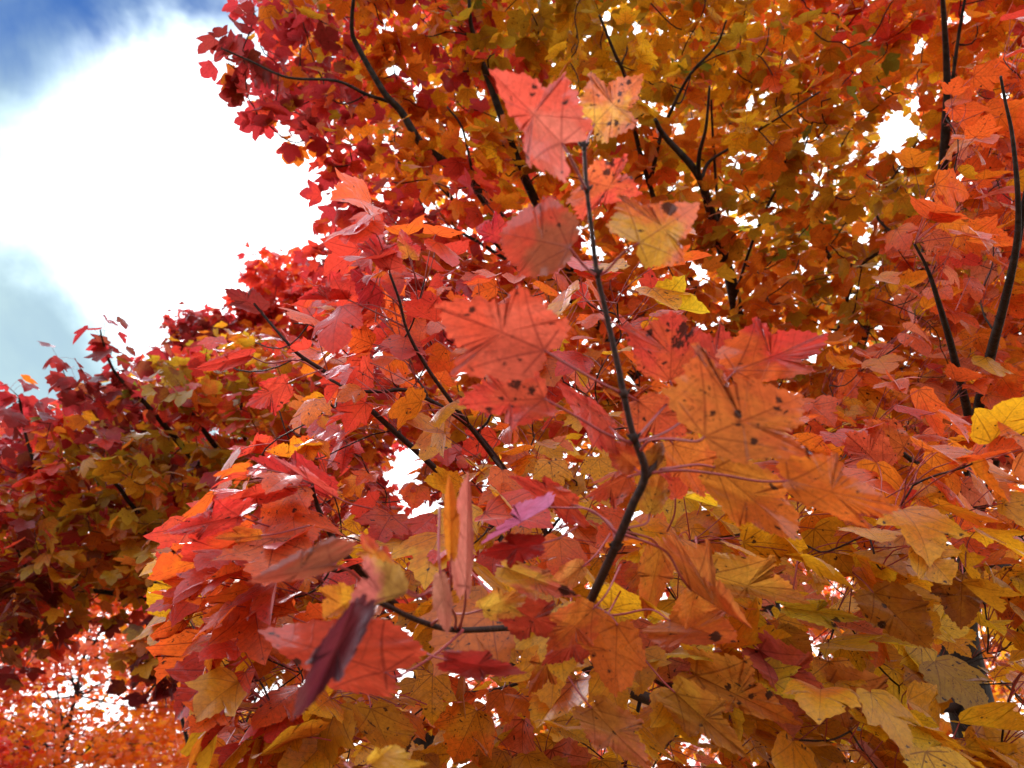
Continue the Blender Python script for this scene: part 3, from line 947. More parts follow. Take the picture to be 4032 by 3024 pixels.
# ------------------------------------------------------------------ near maple: branches reaching the camera
RT = (3790, 2640, 2.65)
T1ROOT = P(*RT)
near = thing('maple_tree', (T1ROOT[0] + 0.03, T1ROOT[1] + 0.02, 0.0),
             'near maple with large spotted orange leaves in front and dark trunk at lower right', 'tree',
             'autumn maples')
ms = Mesh()
p, r_ = smooth_path([(T1ROOT[0] + 0.03, T1ROOT[1] + 0.02, -0.1), (T1ROOT[0] + 0.02, T1ROOT[1], 0.9), T1ROOT, P(3800, 2350, 2.6), P(3830, 2100, 2.5)],
                    [.11, .09, .072, .05, .025], 10)
r_ = r_ * (1 + .6 * np.exp(-(p[:, 2] + .1) / .18))
tube(ms, p, r_, 20)
ms.build('trunk', [M_BARK], near, origin=p[0])

T1L = {
    'hero': [(2300, 575, .640), (2304, 650, .638), (2311, 747, .636), (2330, 910, .634), (2351, 1075, .632), (2388, 1240, .634), (2433, 1440, .636),
             (2488, 1695, .642), (2540, 1860, .650), (2490, 1990, .660), (2424, 2150, .685), (2333, 2350, .76), (2285, 2450, .90),
             (2290, 2620, 1.15), (2750, 2800, 1.55), (3300, 2800, 2.15), (3790, 2760, 2.65)],
    'left': [(1440, 2345, .62), (1468, 2365, .63), (1526, 2386, .65), (1649, 2444, .69), (1793, 2480, .735), (2000, 2472, .79), (2100, 2468, .82), (2200, 2470, .88), (2286, 2480, .92)],
    'stub': [(2612, 1795, .655), (2580, 1835, .653), (2540, 1875, .651)],
    'up_left': [(1534, 1075, 1.05), (1574, 1187, 1.06), (1603, 1301, 1.08), (1676, 1439, 1.11), (1790, 1600, 1.16), (2000, 1880, 1.25), (2180, 2160, 1.35), (2350, 2660, 1.5), (2750, 2830, 1.8)],
    'far_left': [(1000, 1195, 1.3), (1037, 1240, 1.3), (1139, 1358, 1.3), (1192, 1407, 1.32), (1330, 1500, 1.35), (1500, 1650, 1.4), (1830, 1960, 1.5), (2150, 2330, 1.6)],
    'mid_left': [(1300, 1495, 1.15), (1391, 1537, 1.15), (1500, 1542, 1.16), (1627, 1545, 1.17), (1850, 1680, 1.2), (2010, 1880, 1.26)],
    'low_left': [(1229, 1905, .95), (1240, 1960, .96), (1277, 2050, .98), (1400, 2230, 1.05), (1750, 2520, 1.25), (2250, 2700, 1.5)],
    'mid_right': [(3300, 2211, 1.15), (3151, 2138, 1.1), (3070, 2075, 1.08), (2900, 2110, 1.05), (2720, 2135, 1.0), (2560, 2120, .95), (2468, 2085, .90)],
    'low_right': [(2540, 2640, .98), (2600, 2690, 1.0), (2736, 2724, 1.05), (2900, 2800, 1.15), (3200, 2880, 1.5), (3560, 2850, 2.1)],
    'right': [(3420, 1700, 1.35), (3501, 1747, 1.38), (3600, 1820, 1.42), (3690, 1890, 1.5), (3800, 2020, 1.9), (3830, 2120, 2.45)],
    'up_right': [(3600, 960, 1.5), (3647, 1049, 1.52), (3690, 1172, 1.56), (3760, 1420, 1.7), (3830, 1750, 2.0), (3835, 2100, 2.45)],
    'leader': [(3940, 300, 1.3), (3958, 398, 1.32), (3987, 542, 1.35), (4009, 796, 1.4), (4001, 976, 1.45), (3955, 1190, 1.55), (3905, 1380, 1.7), (3846, 1640, 2.0),
               (3815, 1840, 2.4), (3830, 2110, 2.5)],
    'side_leader': [(4080, 560, 1.35), (4040, 760, 1.4), (4003, 980, 1.46)],
    'second_leader': [(3960, 1480, 2.1), (3937, 1604, 2.15), (3919, 1823, 2.25), (3860, 2000, 2.4)],
    'edge_right': [(4300, 2080, 1.3), (4100, 2300, 1.4), (3980, 2240, 1.55), (3900, 2210, 1.8), (3810, 2300, 2.5)],
    'bottom_right': [(3300, 2600, 1.3), (3420, 2560, 1.4), (3560, 2570, 1.7), (3700, 2600, 2.2), (3790, 2640, 2.62)],
}
R1 = {'hero': (.0022, .030), 'left': (.0020, .0050), 'stub': (.0020, .0040), 'up_left': (.0018, .007), 'far_left': (.0020, .008), 'mid_left': (.0024, .0045), 'low_left': (.0020, .010),
      'mid_right': (.0020, .0045), 'low_right': (.0022, .018), 'right': (.0025, .016), 'up_right': (.0025, .016), 'leader': (.0022, .020),
      'side_leader': (.004, .007), 'second_leader': (.006, .016), 'edge_right': (.003, .02), 'bottom_right': (.003, .02)}
KEYS = list(T1L)
limbs = [limb_px(T1L[k], *R1[k]) for k in KEYS]
# the hero shoot stays thin up to the fork
a = np.array(T1L['hero']); limbs[0] = (limbs[0][0], np.array([.0016, .0017, .0018, .0020, .0021, .0023, .0025, .0028, .0036, .0038, .0040, .0046, .0052, .007, .013, .022, .034]))
# swollen nodes with buds on the hero shoot are added with its mesh below
net = Net(limbs)
r1 = np.random.default_rng(77)

UPL = [(1230, 1240), (1480, 960), (1640, 1040), (1760, 1100), (2020, 1120), (2450, 1160), (2500, 1900), (1900, 1950), (1420, 1950), (1180, 1980), (760, 2080), (740, 2010), (1010, 1700), (980, 1560), (850, 1440), (980, 1240)]
BOT = [(820, 2200), (1000, 2010), (1500, 1930), (2400, 1850), (3200, 1830), (4300, 1750), (4300, 3400), (880, 3400), (830, 2800), (680, 2420)]
RGT = [(3950, 100), (3700, 480), (3640, 800), (3500, 1000), (3420, 1180), (3200, 1420), (3000, 1850), (4350, 1850), (4400, 50)]
T1LAY = [(UPL, 54, 1.15, 1.9), (BOT, 92, .92, 1.35), (BOT, 90, 1.35, 2.0), (BOT, 130, 2.0, 3.0), (RGT, 80, 1.7, 2.3), (RGT, 100, 2.3, 3.0), ([(810, 2330), (1180, 2330), (1250, 3150), (830, 3150)], 17, .95, 1.35)]
U, V, D = [np.concatenate(q) for q in zip(*[scatter(po, n, d0, d1, r1) for (po, n, d0, d1) in T1LAY])]
# twig ends of the traced twigs carry leaves too
TE = [(1000, 1195, 1.3), (1100, 1310, 1.3), (1534, 1075, 1.05), (1590, 1250, 1.07), (1300, 1495, 1.15), (1450, 1540, 1.16), (1229, 1905, .95), (1255, 2000, .97), (3300, 2211, 1.15), (3070, 2075, 1.08), (2720, 2135, 1.0),
      (3420, 1700, 1.35), (3600, 1820, 1.42), (3600, 960, 1.5), (3660, 1090, 1.54), (2545, 2640, .98), (2736, 2724, 1.05), (3300, 2600, 1.3), (4100, 2300, 1.4)]
te = np.array(TE)
U, V, D = np.append(U, te[:, 0]), np.append(V, te[:, 1]), np.append(D, te[:, 2])
k = gap_keep(U, V, r1, 0.9)
U, V, D = U[k], V[k], D[k]
nodes = P(U, V, D)
own, direc = net.grow(nodes, T1ROOT, r1, .0013)
left = np.zeros((len(nodes), 3))
left[:, 0] = np.clip((U - 2250) / 900.0, -1, .8)
left[:, 1] = -0.45 - 0.3 * r1.random(len(U))
A, B, Y, Z, S, K = cluster_leaves(nodes, direc, r1.integers(5, 10, len(nodes)), 0.080, r1, stalk=(.055, .125), droop=(.15, 1.25), left=left, face=.5)
S = S * np.where((cu0 := proj(B))[0] < 2450, np.where(cu0[1] < 1950, .78, 1.0), 1.0)
cu, cv, cdp = proj(B + Y * S[:, None] * .5)
keep = gap_keep(cu, cv, r1, 1.0) & (cdp > .72)
# the sky on the left stays open
keep &= ~((cu < 1330) & (cv < 1180)) & ~((cu < 1180) & (cv < 1760)) & ~(cu < 640 + 260 * np.exp(-((cv - 1750) / 260) ** 2) + np.clip(cv - 2500, 0, 300) * .5)
keep &= ~((cu < 1150) & (cv < 1130)) & ~((cu < 1000) & (cv < 1330)) & ~((cu < 800) & (cv < 1950))
A, B, Y, Z, S, K, cu, cv, cdp = [q[keep] for q in (A, B, Y, Z, S, K, cu, cv, cdp)]
A1 = [(1100, 1350, 220, {'red': .4, 'redorange': .5, 'orange': .15}), (1600, 1200, 260, {'red': .6, 'redorange': .35, 'crimson': .15}), (1400, 1650, 220, {'red': .4, 'redorange': .4, 'orange': .3}),
      (1000, 2050, 220, {'red': .55, 'redorange': .4, 'orange': .1}), (2000, 1500, 250, {'redorange': .5, 'red': .3, 'gold': .2}), (2000, 1950, 200, {'gold': .3, 'redorange': .3, 'goldbrown': .3, 'orange': .2}),
      (1000, 2450, 200, {'redorange': .5, 'orange': .3, 'gold': .06, 'red': .25}), (900, 2800, 200, {'red': .15, 'brownorange': .5, 'redorange': .4, 'goldbrown': .15}), (1500, 2300, 250, {'red': .3, 'orange': .35, 'redorange': .3, 'pink': .12, 'gold': .2}),
      (1700, 2850, 260, {'goldbrown': .45, 'gold': .4, 'brownorange': .2}), (2300, 2150, 250, {'redorange': .35, 'pink': .25, 'orange': .3, 'gold': .2}), (2400, 2700, 280, {'gold': .6, 'goldbrown': .15, 'orange': .15, 'yellow': .16, 'pink': .06}),
      (3000, 2300, 300, {'gold': .5, 'orange': .25, 'yellow': .2, 'pink': .16}), (3300, 2700, 320, {'goldbrown': .25, 'gold': .55, 'yellow': .18, 'pink': .1, 'orange': .1}), (3800, 2500, 260, {'goldbrown': .25, 'gold': .5, 'yellow': .1, 'olive': .08, 'pink': .12}),
      (3700, 2050, 260, {'orange': .45, 'gold': .25, 'redorange': .2, 'pink': .1}), (3600, 1600, 260, {'redorange': .45, 'orange': .45, 'red': .15}), (3800, 1200, 300, {'redorange': .5, 'orange': .3, 'pink': .18, 'gold': .1}),
      (3850, 500, 260, {'redorange': .6, 'red': .2, 'pink': .12, 'orange': .25}), (3250, 1650, 220, {'redorange': .5, 'orange': .4}), (4000, 1800, 200, {'orange': .4, 'redorange': .3, 'pink': .25})]
ca, cb = pick_colours(cu, cv, A1, r1, r1.random(len(nodes))[K])
lp = np.column_stack([r1.random(len(B)), .14 + r1.random(len(B)) ** 2 * .45, r1.uniform(.5, 1.0, len(B))])
prm = rand_prm(len(B), r1, 1.25)
HEROES = []
HT = {}
for nm, lo, jit_ in (('sharp', -.05, .012), ('std', .12, .012), ('round', .5, .012), ('full', .8, .01)):
    HT[nm] = [template(outline(HALF, lo, 1.0, jit_, 2, trng), np.linspace(.09, 1, 12)) for _ in range(3)]


def srgb(c, k=0.93):
    l = lin(*c)
    l = l.max() * (l / l.max()) ** 0.98      # slightly lowers the saturation of the given colour
    return np.clip(l * k, 0.003, 0.90)


def hero(b, t, s1, s2, d, ca_, cb_, twig, stalk=None, dt=0.0, fold=0.25, kind='std', spots=.3, vein=1.0, label=None, blots=(), wav=.08, droop=.14, upper=False, seed=0):
    """one near leaf: base, tip and two side-lobe tips as seen, its depth d (metres), tip depth d+dt, and how the halves fold"""
    b, t, s1, s2 = [np.array(q, float) for q in (b, t, s1, s2)]
    ax = t - b
    rt = np.array([-ax[1], ax[0]])
    sR, sL = (s1, s2) if (s1 - b) @ rt > (s2 - b) @ rt else (s2, s1)
    hr = np.random.default_rng(900 + len(HEROES) + seed)
    tv, tf = HT[kind][len(HEROES) % 3]
    x, y = tv[:, 0], tv[:, 1]
    xs, ys = .66, .60
    vR = (sR - b - ys * ax) / xs
    vL = (sL - b - ys * ax) / xs
    px = b + y[:, None] * ax + np.where(x[:, None] > 0, x[:, None] * vR, -x[:, None] * vL)
    L = np.linalg.norm(ax) * d / F
    n_o = (len(tv) - 1) // 12
    ring = np.concatenate([[0], np.repeat(np.linspace(.09, 1, 12), n_o)])
    th = np.arctan2(y - .38, x)
    ph = hr.uniform(0, 6.28, 2)
    dz = -fold * np.abs(x) + droop * (y - .3) ** 2 + wav * np.sin(6 * x + 4.5 * y + ph[0]) * (.3 + np.abs(x)) + .03 * np.sin(17 * x + 13 * y + ph[1]) * np.abs(x) + ring ** 3 * (hr.uniform(.03, .09) * np.sin(3 * th + ph[1]) + hr.uniform(.01, .04) * np.sin(8 * th + ph[0]))
    dep = d + dt * y + dz * max(L, .06)
    pos = P(px[:, 0], px[:, 1], dep)
    bl = np.zeros(len(tv))
    for (bu, bv, br, st) in blots:
        e = np.hypot(px[:, 0] - bu, px[:, 1] - bv) / br
        bl = np.maximum(bl, st * np.clip(1.35 - e, 0, 1))
    f = tf if upper else tf[:, ::-1]
    o1 = lambda c: np.tile(np.append(c, 1.0), (len(tv), 1))
    ms = Mesh()
    ms.add(pos, f, 0, o1(srgb(ca_)), o1(srgb(cb_)), np.tile([hr.random(), spots, vein * .78], (len(tv), 1)), np.column_stack([x, y, bl]))
    bi = int(np.argmin(np.abs(x) + np.abs(y)))
    B0 = pos[bi]
    if stalk is not None:
        q = np.vstack([B0[None], P(*[np.array(z) for z in zip(*stalk)])])
        q, rr = smooth_path(q, np.linspace(.0010, .0013, len(q)), 6)
        rr[-2:] *= 1.35
        tube(ms, q, rr, 7, 1, np.array([.27, .030, .040]))
    else:
        e = norm(B0 - pos[int(np.argmax(y))])
        q, rr = smooth_path([B0, B0 + e * .02 + FWD * .01, B0 + e * .045 + FWD * .05], [.0009, .0010, .0012], 6)
        tube(ms, q, rr, 6, 1, np.array([.27, .030, .040]))
    HEROES.append((ms, twig, label, B0))


PINKRED, REDOR, RED, ORG, YEL, OCH = (226, 112, 92), (226, 88, 58), (214, 60, 52), (222, 122, 48), (232, 170, 62), (196, 136, 46)
# upper part of the upright shoot
hero((2211, 564), (1923, 270), (2240, 282), (2075, 655), .60, (222, 118, 100), (232, 92, 74), 'hero', [(2240, 610, .605), (2280, 690, .62), (2306, 747, .636)], .02, .3, 'std', .18, .8,
     'pale pinkish red leaf at the top left of the upright shoot', [(2226, 405, 13, 1.2), (2041, 617, 10, .9)])
hero((2340, 488), (2535, 292), (2515, 500), (2325, 285), .67, (238, 176, 76), (226, 120, 72), 'hero', [(2318, 540, .655), (2302, 585, .642)], .03, .2, 'sharp', .5, .8,
     'yellow leaf with pink rim and black spots at the top of the shoot', [(2476, 322, 13, 1.2), (2440, 368, 12, 1.1), (2425, 484, 14, .9), (2400, 490, 12, .9)])
hero((2318, 716), (2530, 765), (2470, 612), (2290, 868), .66, (226, 108, 62), (230, 82, 66), 'hero', [(2312, 735, .64), (2311, 748, .637)], .02, .15, 'sharp', .5, .8,
     None, [(2405, 640, 26, .8), (2390, 680, 22, .8), (2490, 690, 22, .7)])
hero((2242, 975), (1968, 915), (2150, 748), (2020, 1108), .60, (160, 84, 58), (206, 76, 56), 'hero', [(2290, 1035, .612), (2330, 1075, .625), (2349, 1080, .632)], .02, -.35, 'full', .12, .8,
     'round brownish pink leaf left of the upright shoot, shade of its folded upper half in its colour')  # brown inner colour holds the shade of the folded half
hero((2518, 956), (2758, 800), (2440, 760), (2700, 1035), .62, (214, 160, 52), (224, 112, 66), 'hero', [(2450, 1000, .625), (2385, 1070, .63), (2356, 1082, .633)], .03, .2, 'std', .25, .9,
     'yellow and coral leaf with a brown hole right of the upright shoot', [(2634, 817, 34, 1.0), (2528, 908, 14, .9)])
hero((2142, 1380), (1712, 1195), (2060, 1110), (1765, 1478), .57, (222, 98, 74), (226, 86, 60), 'hero', [(2230, 1432, .59), (2350, 1500, .62), (2440, 1545, .638)], -.02, .22, 'std', .3, 1.,
     'large salmon red leaf at left of the shoot with a grey speck near its tip', [(1858, 1222, 16, 1.2), (2048, 1420, 14, .8), (1990, 1435, 12, .8)])
hero((2142, 1570), (1800, 1592), (1900, 1400), (2016, 1690), .60, (218, 90, 62), (226, 74, 60), 'hero', [(2270, 1640, .615), (2380, 1705, .63), (2487, 1745, .643)], .03, .15, 'sharp', .55, .9,
     'coral red leaf with sooty speckles under the large salmon leaf', [(2030, 1510, 34, .75), (1925, 1612, 16, .9), (2090, 1540, 26, .7)])
hero((2640, 1498), (2650, 1225), (2436, 1275), (2772, 1275), .70, (224, 94, 54), (222, 74, 60), 'hero', [(2645, 1560, .70), (2580, 1640, .68), (2492, 1742, .645)], .0, .2, 'std', .45, .9,
     'red leaf with a dark sooty patch right of the shoot', [(2700, 1300, 42, .85), (2665, 1350, 34, .75), (2560, 1310, 22, .7)])
hero((2896, 1460), (3266, 1318), (2980, 1245), (3215, 1470), .72, (228, 104, 48), (216, 60, 50), 'hero', [(2800, 1560, .71), (2640, 1690, .68), (2495, 1745, .645)], .03, .2, 'std', .2, .9,
     'smooth red leaf with a yellow lower edge, furthest right of the shoot', [(3180, 1400, 24, .5)])
hero((2890, 1470), (2700, 1330), (2840, 1260), (2640, 1420), .76, (216, 84, 54), (196, 62, 50), 'hero', None, .03, .2, 'std', .3, .9)
hero((2775, 1719), (3165, 1560), (2744, 1352), (3215, 1800), .585, (222, 128, 56), (224, 108, 54), 'hero', [(2740, 1738, .59), (2640, 1728, .61), (2560, 1735, .63), (2520, 1775, .644)], .01, .18, 'sharp', .35, .9,
     'large flat orange leaf with black dots right of the fork', [(3060, 1612, 14, 1.), (3095, 1620, 11, 1.), (2970, 1738, 16, 1.1), (3190, 1770, 26, 1.1), (2805, 1630, 18, .8), (3020, 1670, 10, .9), (2985, 1668, 10, .9), (3100, 1775, 14, .8)])
hero((2990, 1440), (3010, 1410), (2900, 1600), (3150, 1620), .589, (222, 128, 56), (224, 108, 54), 'hero', None, 0, .1, 'full', .1, .1) if False else None
hero((3105, 1895), (3548, 2004), (3300, 1782), (3425, 2092), .62, (228, 124, 44), (232, 112, 42), 'hero', [(2990, 1895, .625), (2830, 1868, .635), (2680, 1852, .645), (2560, 1862, .651)], .0, -.12, 'std', .3, .9,
     'orange leaf at the end of a long stalk right of the fork', [(3405, 1902, 10, .9), (3380, 1935, 12, .8)])
hero((2816, 1841), (3150, 2126), (3130, 1905), (2900, 2080), .68, (224, 140, 50), (222, 118, 44), 'hero', [(2740, 1830, .68), (2600, 1850, .66)], .0, -.1, 'round', .3, 1.)
hero((2513, 1579), (2700, 1720), (2730, 1600), (2500, 1760), .69, (222, 102, 56), (212, 84, 52), 'hero', [(2480, 1560, .66), (2450, 1548, .64)], .02, .2, 'std', .7, .9)
hero((2400, 1680), (2195, 1505), (2330, 1560), (2330, 1770), .70, (224, 92, 70), (214, 70, 60), 'hero', [(2440, 1720, .67), (2484, 1748, .644)], .03, .2, 'round', .35, .9)
hero((2650, 1750), (2770, 1960), (2860, 1790), (2640, 1880), .73, (220, 120, 48), (214, 96, 44), 'hero', None, .03, .2, 'round', .3, .9)
hero((2498, 1840), (2395, 1745), (2480, 1730), (2400, 1840), .70, (206, 98, 42), (196, 72, 40), 'hero', [(2510, 1855, .67), (2530, 1858, .65)], .0, .3, 'full', .15, .6)
hero((2555, 1838), (2610, 1738), (2540, 1770), (2625, 1800), .66, (170, 104, 34), (150, 82, 30), 'hero', [(2552, 1850, .655)], .0, .3, 'full', .2, .8)
hero((2560, 2018), (2600, 1870), (2510, 1910), (2650, 1930), .74, (196, 140, 46), (206, 118, 42), 'hero', [(2545, 2060, .73), (2470, 2080, .70), (2442, 2100, .69)], .0, .3, 'full', .45, .9,
     'small hanging ochre leaf just below the fork')
hero((2660, 1960), (2655, 1800), (2590, 1860), (2730, 1850), .80, (214, 84, 48), (206, 66, 46), 'hero', None, .0, .2, 'round', .2, .7)
hero((2251, 1985), (2000, 1872), (2150, 1870), (2230, 2070), .74, (222, 84, 54), (214, 62, 48), 'hero', [(2310, 2005, .73), (2400, 2060, .70), (2425, 2130, .686)], .02, .35, 'std', .3, .9)
hero((2470, 1880), (2300, 1960), (2430, 1850), (2420, 2010), .74, (208, 90, 48), (200, 70, 42), 'hero', [(2500, 1870, .68), (2545, 1862, .652)], .02, .3, 'std', .45, .9)
# lower right of the fork
hero((2721, 2325), (2962, 2478), (2790, 2130), (2640, 2085), .70, (224, 140, 66), (226, 122, 60), 'hero', [(2680, 2270, .69), (2630, 2180, .69), (2560, 2140, .69), (2440, 2100, .686)], -.02, .2, 'sharp', .12, 1.,
     'smooth pale orange leaf with two raised points below the fork')
hero((2740, 2330), (2700, 2480), (2640, 2400), (2830, 2400), .74, (226, 140, 52), (230, 124, 50), 'hero', None, .0, .2, 'round', .2, .8)
hero((2600, 2160), (2540, 2440), (2500, 2240), (2660, 2280), .80, (196, 120, 40), (206, 104, 40), 'hero', [(2560, 2120, .76), (2450, 2090, .70)], .02, .5, 'full', .4, .9)
hero((2790, 2260), (3190, 2380), (3060, 2190), (2900, 2360), .86, (222, 164, 60), (224, 142, 54), 'mid_right', [(2740, 2200, .9), (2720, 2136, 1.0)], .05, .25, 'std', .2, 1.)
hero((2830, 2255), (2610, 2570), (2900, 2380), (2590, 2420), .78, (212, 112, 38), (204, 92, 40), 'hero', [(2700, 2260, .76), (2500, 2200, .72), (2400, 2200, .70)], -.04, .45, 'round', .25, .6,
     'wide orange brown leaf curling under the fork with one large black spot', [(2818, 2508, 30, 1.3)]) if False else None
hero((2640, 2445), (2900, 2530), (2880, 2385), (2600, 2560), .76, (204, 108, 36), (196, 88, 40), 'hero', [(2560, 2400, .78), (2440, 2420, .80), (2300, 2430, .80)], -.03, .3, 'round', .25, .5,
     'orange brown leaf below the fork with one large black spot', [(2818, 2508, 26, 1.15), (2690, 2560, 12, .5)])
hero((2430, 2460), (2420, 2745), (2250, 2520), (2560, 2640), .72, (214, 112, 40), (206, 104, 42), 'hero', [(2400, 2420, .75), (2330, 2380, .77)], .03, -.3, 'round', .3, .9,
     'orange leaf hanging like a folded tent at the bottom centre', [(2340, 2580, 14, .7), (2400, 2640, 10, .7)])
hero((2740, 2660), (3160, 2860), (2960, 2590), (2820, 2810), .92, (216, 146, 52), (218, 124, 46), 'low_right', [(2730, 2700, 1.0), (2736, 2724, 1.05)], -.05, .25, 'std', .3, 1.,
     'long ochre leaf slanting down to the right with black blotches', [(2960, 2740, 18, .9), (2910, 2770, 14, .8), (3030, 2735, 20, 1.0)])
hero((3090, 2390), (3415, 2440), (3250, 2365), (3290, 2480), .95, (226, 196, 50), (216, 180, 48), 'mid_right', [(3120, 2330, 1.0), (3151, 2138, 1.1)], .02, .5, 'sharp', .15, .6,
     'bright lemon yellow leaf at lower right seen nearly edge on', [(3290, 2450, 22, 1.1)], upper=True)
hero((3440, 2335), (3660, 2555), (3680, 2370), (3420, 2470), .95, (190, 134, 38), (182, 120, 36), 'mid_right', [(3390, 2280, 1.05), (3300, 2211, 1.15)], .02, .2, 'full', .3, 1.,
     'broad olive gold leaf at lower right with a dark speck', [(3470, 2460, 18, 1.1)])
hero((3790, 2260), (3780, 2480), (3650, 2330), (3920, 2370), 1.0, (182, 126, 36), (150, 90, 34), 'edge_right', [(3795, 2200, 1.2), (3850, 2190, 1.6)], .0, .2, 'round', .35, 1., None, [(3900, 2400, 46, .85), (3640, 2390, 40, .7)])
hero((3060, 2480), (3190, 2600), (3200, 2500), (3020, 2580), 1.05, (186, 138, 42), (190, 124, 40), 'low_right', None, .0, .2, 'full', .3, 1.)
hero((3260, 2700), (3600, 2900), (3500, 2660), (3330, 2880), 1.0, (204, 122, 44), (208, 128, 62), 'bottom_right', [(3270, 2640, 1.2), (3300, 2600, 1.3)], -.03, .2, 'std', .3, 1.)
hero((2990, 2560), (3300, 2800), (3200, 2580), (3050, 2720), 1.0, (206, 92, 84), (216, 104, 70), 'low_right', None, -.03, .6, 'sharp', .15, .8)
hero((2660, 2730), (2950, 2990), (2860, 2760), (2700, 2900), .86, (206, 150, 50), (196, 124, 44), 'low_right', None, -.05, .25, 'std', .2, .9)
hero((2330, 2790), (2560, 3030), (2540, 2840), (2340, 2960), .80, (196, 128, 52), (206, 116, 78), 'hero', None, -.04, .25, 'std', .12, .8)
hero((3560, 1760), (3400, 1650), (3520, 1640), (3420, 1790), 1.2, (226, 118, 52), (222, 96, 50), 'right', None, .0, .2, 'std', .5, .9)
hero((3480, 1850), (3330, 1700), (3480, 1680), (3310, 1830), 1.15, (222, 98, 58), (216, 84, 54), 'right', None, .0, .3, 'std', .4, .9)
# left branch and the leaves at its end
hero((1312, 2224), (975, 2290), (1290, 2105), (1130, 2300), .55, (138, 74, 52), (160, 70, 52), 'left', [(1380, 2250, .57), (1440, 2310, .60), (1468, 2362, .63)], -.01, -.4, 'full', .06, .6,
     'dull brownish red leaf, out of focus, pointing left above the lower left branch')
hero((1598, 2332), (1372, 2388), (1420, 2180), (1420, 2400), .53, (170, 128, 62), (206, 112, 104), 'left', [(1640, 2350, .55), (1720, 2335, .58), (1790, 2420, .68), (1793, 2478, .735)], -.01, .3, 'std', .04, .6,
     'blurred pink leaf with a green smear above the lower left branch')
hero((1520, 2240), (1420, 2090), (1400, 2180), (1530, 2150), .57, (220, 140, 50), (206, 78, 56), 'left', None, .0, .3, 'std', .1, .6)
hero((1400, 2350), (1272, 2438), (1240, 2310), (1390, 2420), .62, (226, 156, 42), (220, 132, 44), 'left', [(1440, 2350, .62)], .0, .3, 'std', .1, .7)
hero((1440, 2380), (1146, 2838), (1336, 2690), (1200, 2604), .50, (104, 36, 46), (84, 28, 42), 'left', [(1452, 2370, .56), (1466, 2366, .62)], -.03, .2, 'round', .04, .9,
     'dark maroon leaf hanging edge on with a silvery sheen, left of centre at the bottom', upper=True, wav=.16, droop=.35)
hero((1515, 2645), (1015, 2480), (1520, 2410), (1290, 2720), .60, (222, 84, 56), (214, 78, 56), 'left', [(1560, 2665, .61), (1680, 2600, .65), (1760, 2540, .70), (1822, 2482, .738)], .02, .15, 'full', .1, 1.,
     'big plain red leaf behind the dark maroon leaf', [(1390, 2545, 20, 1.1), (1168, 2607, 20, 1.1)])
hero((1775, 2180), (1768, 1868), (1740, 2010), (1815, 2030), .60, (228, 138, 40), (222, 120, 38), 'left', [(1775, 2300, .62), (1760, 2400, .67), (1700, 2460, .70)], .0, .6, 'full', .05, .6,
     'narrow orange leaf standing upright above the left branch')
hero((1835, 2310), (1845, 1858), (1760, 2080), (1870, 2100), .63, (214, 130, 112), (206, 112, 98), 'left', [(1830, 2390, .67), (1810, 2475, .735)], .0, .7, 'full', .05, .9)
hero((1735, 2270), (1762, 2500), (1700, 2400), (1790, 2390), .57, (196, 128, 104), (190, 112, 94), 'left', None, .0, .8, 'full', .05, .7)
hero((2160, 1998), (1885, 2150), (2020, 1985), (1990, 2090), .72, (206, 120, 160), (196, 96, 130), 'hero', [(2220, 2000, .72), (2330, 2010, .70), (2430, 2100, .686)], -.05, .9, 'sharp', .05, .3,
     'leaf with a pinkish lavender sky sheen in its colour, left of the fork', upper=True)  # lavender of the reflected sky is put into the leaf colour
hero((2130, 2140), (1890, 2180), (1990, 2100), (2000, 2240), .70, (160, 24, 22), (180, 34, 28), 'hero', None, -.03, .3, 'std', .04, .6)  # leaf hangs in shade; that darkness is put into its red
hero((1990, 2235), (2290, 2350), (2170, 2245), (2100, 2370), .70, (232, 176, 66), (222, 110, 84), 'hero', [(1960, 2230, .72), (2100, 2300, .78)], .0, .6, 'std', .2, .6, 'pink leaf with a yellow middle and black blotches, lying flat below the fork', [(2220, 2325, 26, 1.0), (2260, 2335, 18, .9)], upper=True)
hero((1760, 2600), (2080, 2650), (1930, 2560), (1900, 2690), .66, (180, 44, 40), (170, 50, 44), 'left', None, -.02, .3, 'std', .05, .7)
hero((1460, 2790), (1560, 3010), (1400, 2880), (1660, 2880), .95, (190, 130, 34), (196, 122, 34), 'low_left', [(1450, 2740, .98), (1400, 2650, 1.05)], .0, .2, 'full', .5, 1.,
     'broad ochre leaf hanging at the bottom with brown speckles', [(1620, 2960, 40, .75)])
hero((1460, 3010), (1560, 2930), (1480, 2940), (1700, 3010), .6, (226, 164, 46), (232, 180, 60), 'left', None, .02, .3, 'std', .1, .6)
# left sprays, a metre from the lens
hero((940, 2030), (640, 2100), (850, 1960), (780, 2130), .88, (222, 66, 54), (216, 52, 50), 'low_left', [(1020, 2060, .9), (1150, 2090, .94), (1277, 2055, .98)], -.02, .25, 'std', .5, .9,
     'bright red leaf with black spots pointing left over the darker crown')
hero((1120, 1920), (830, 1990), (1010, 1900), (1050, 1990), .93, (216, 64, 44), (218, 70, 48), 'low_left', [(1180, 1930, .95), (1232, 1915, .95)], -.02, .35, 'full', .4, .9)
hero((1290, 1950), (975, 1800), (1170, 1770), (1120, 1890), .96, (208, 54, 50), (200, 50, 52), 'low_left', [(1270, 1990, .97)], .0, .2, 'std', .4, .9)
hero((1310, 1950), (1060, 1790), (1190, 1830), (1180, 1870), .90, (226, 84, 70), (230, 120, 120), 'low_left', None, -.02, .7, 'sharp', .1, .6)
hero((1020, 2110), (840, 2120), (920, 2070), (930, 2140), .86, (226, 130, 44), (222, 108, 44), 'low_left', None, .0, .3, 'std', .1, .9)
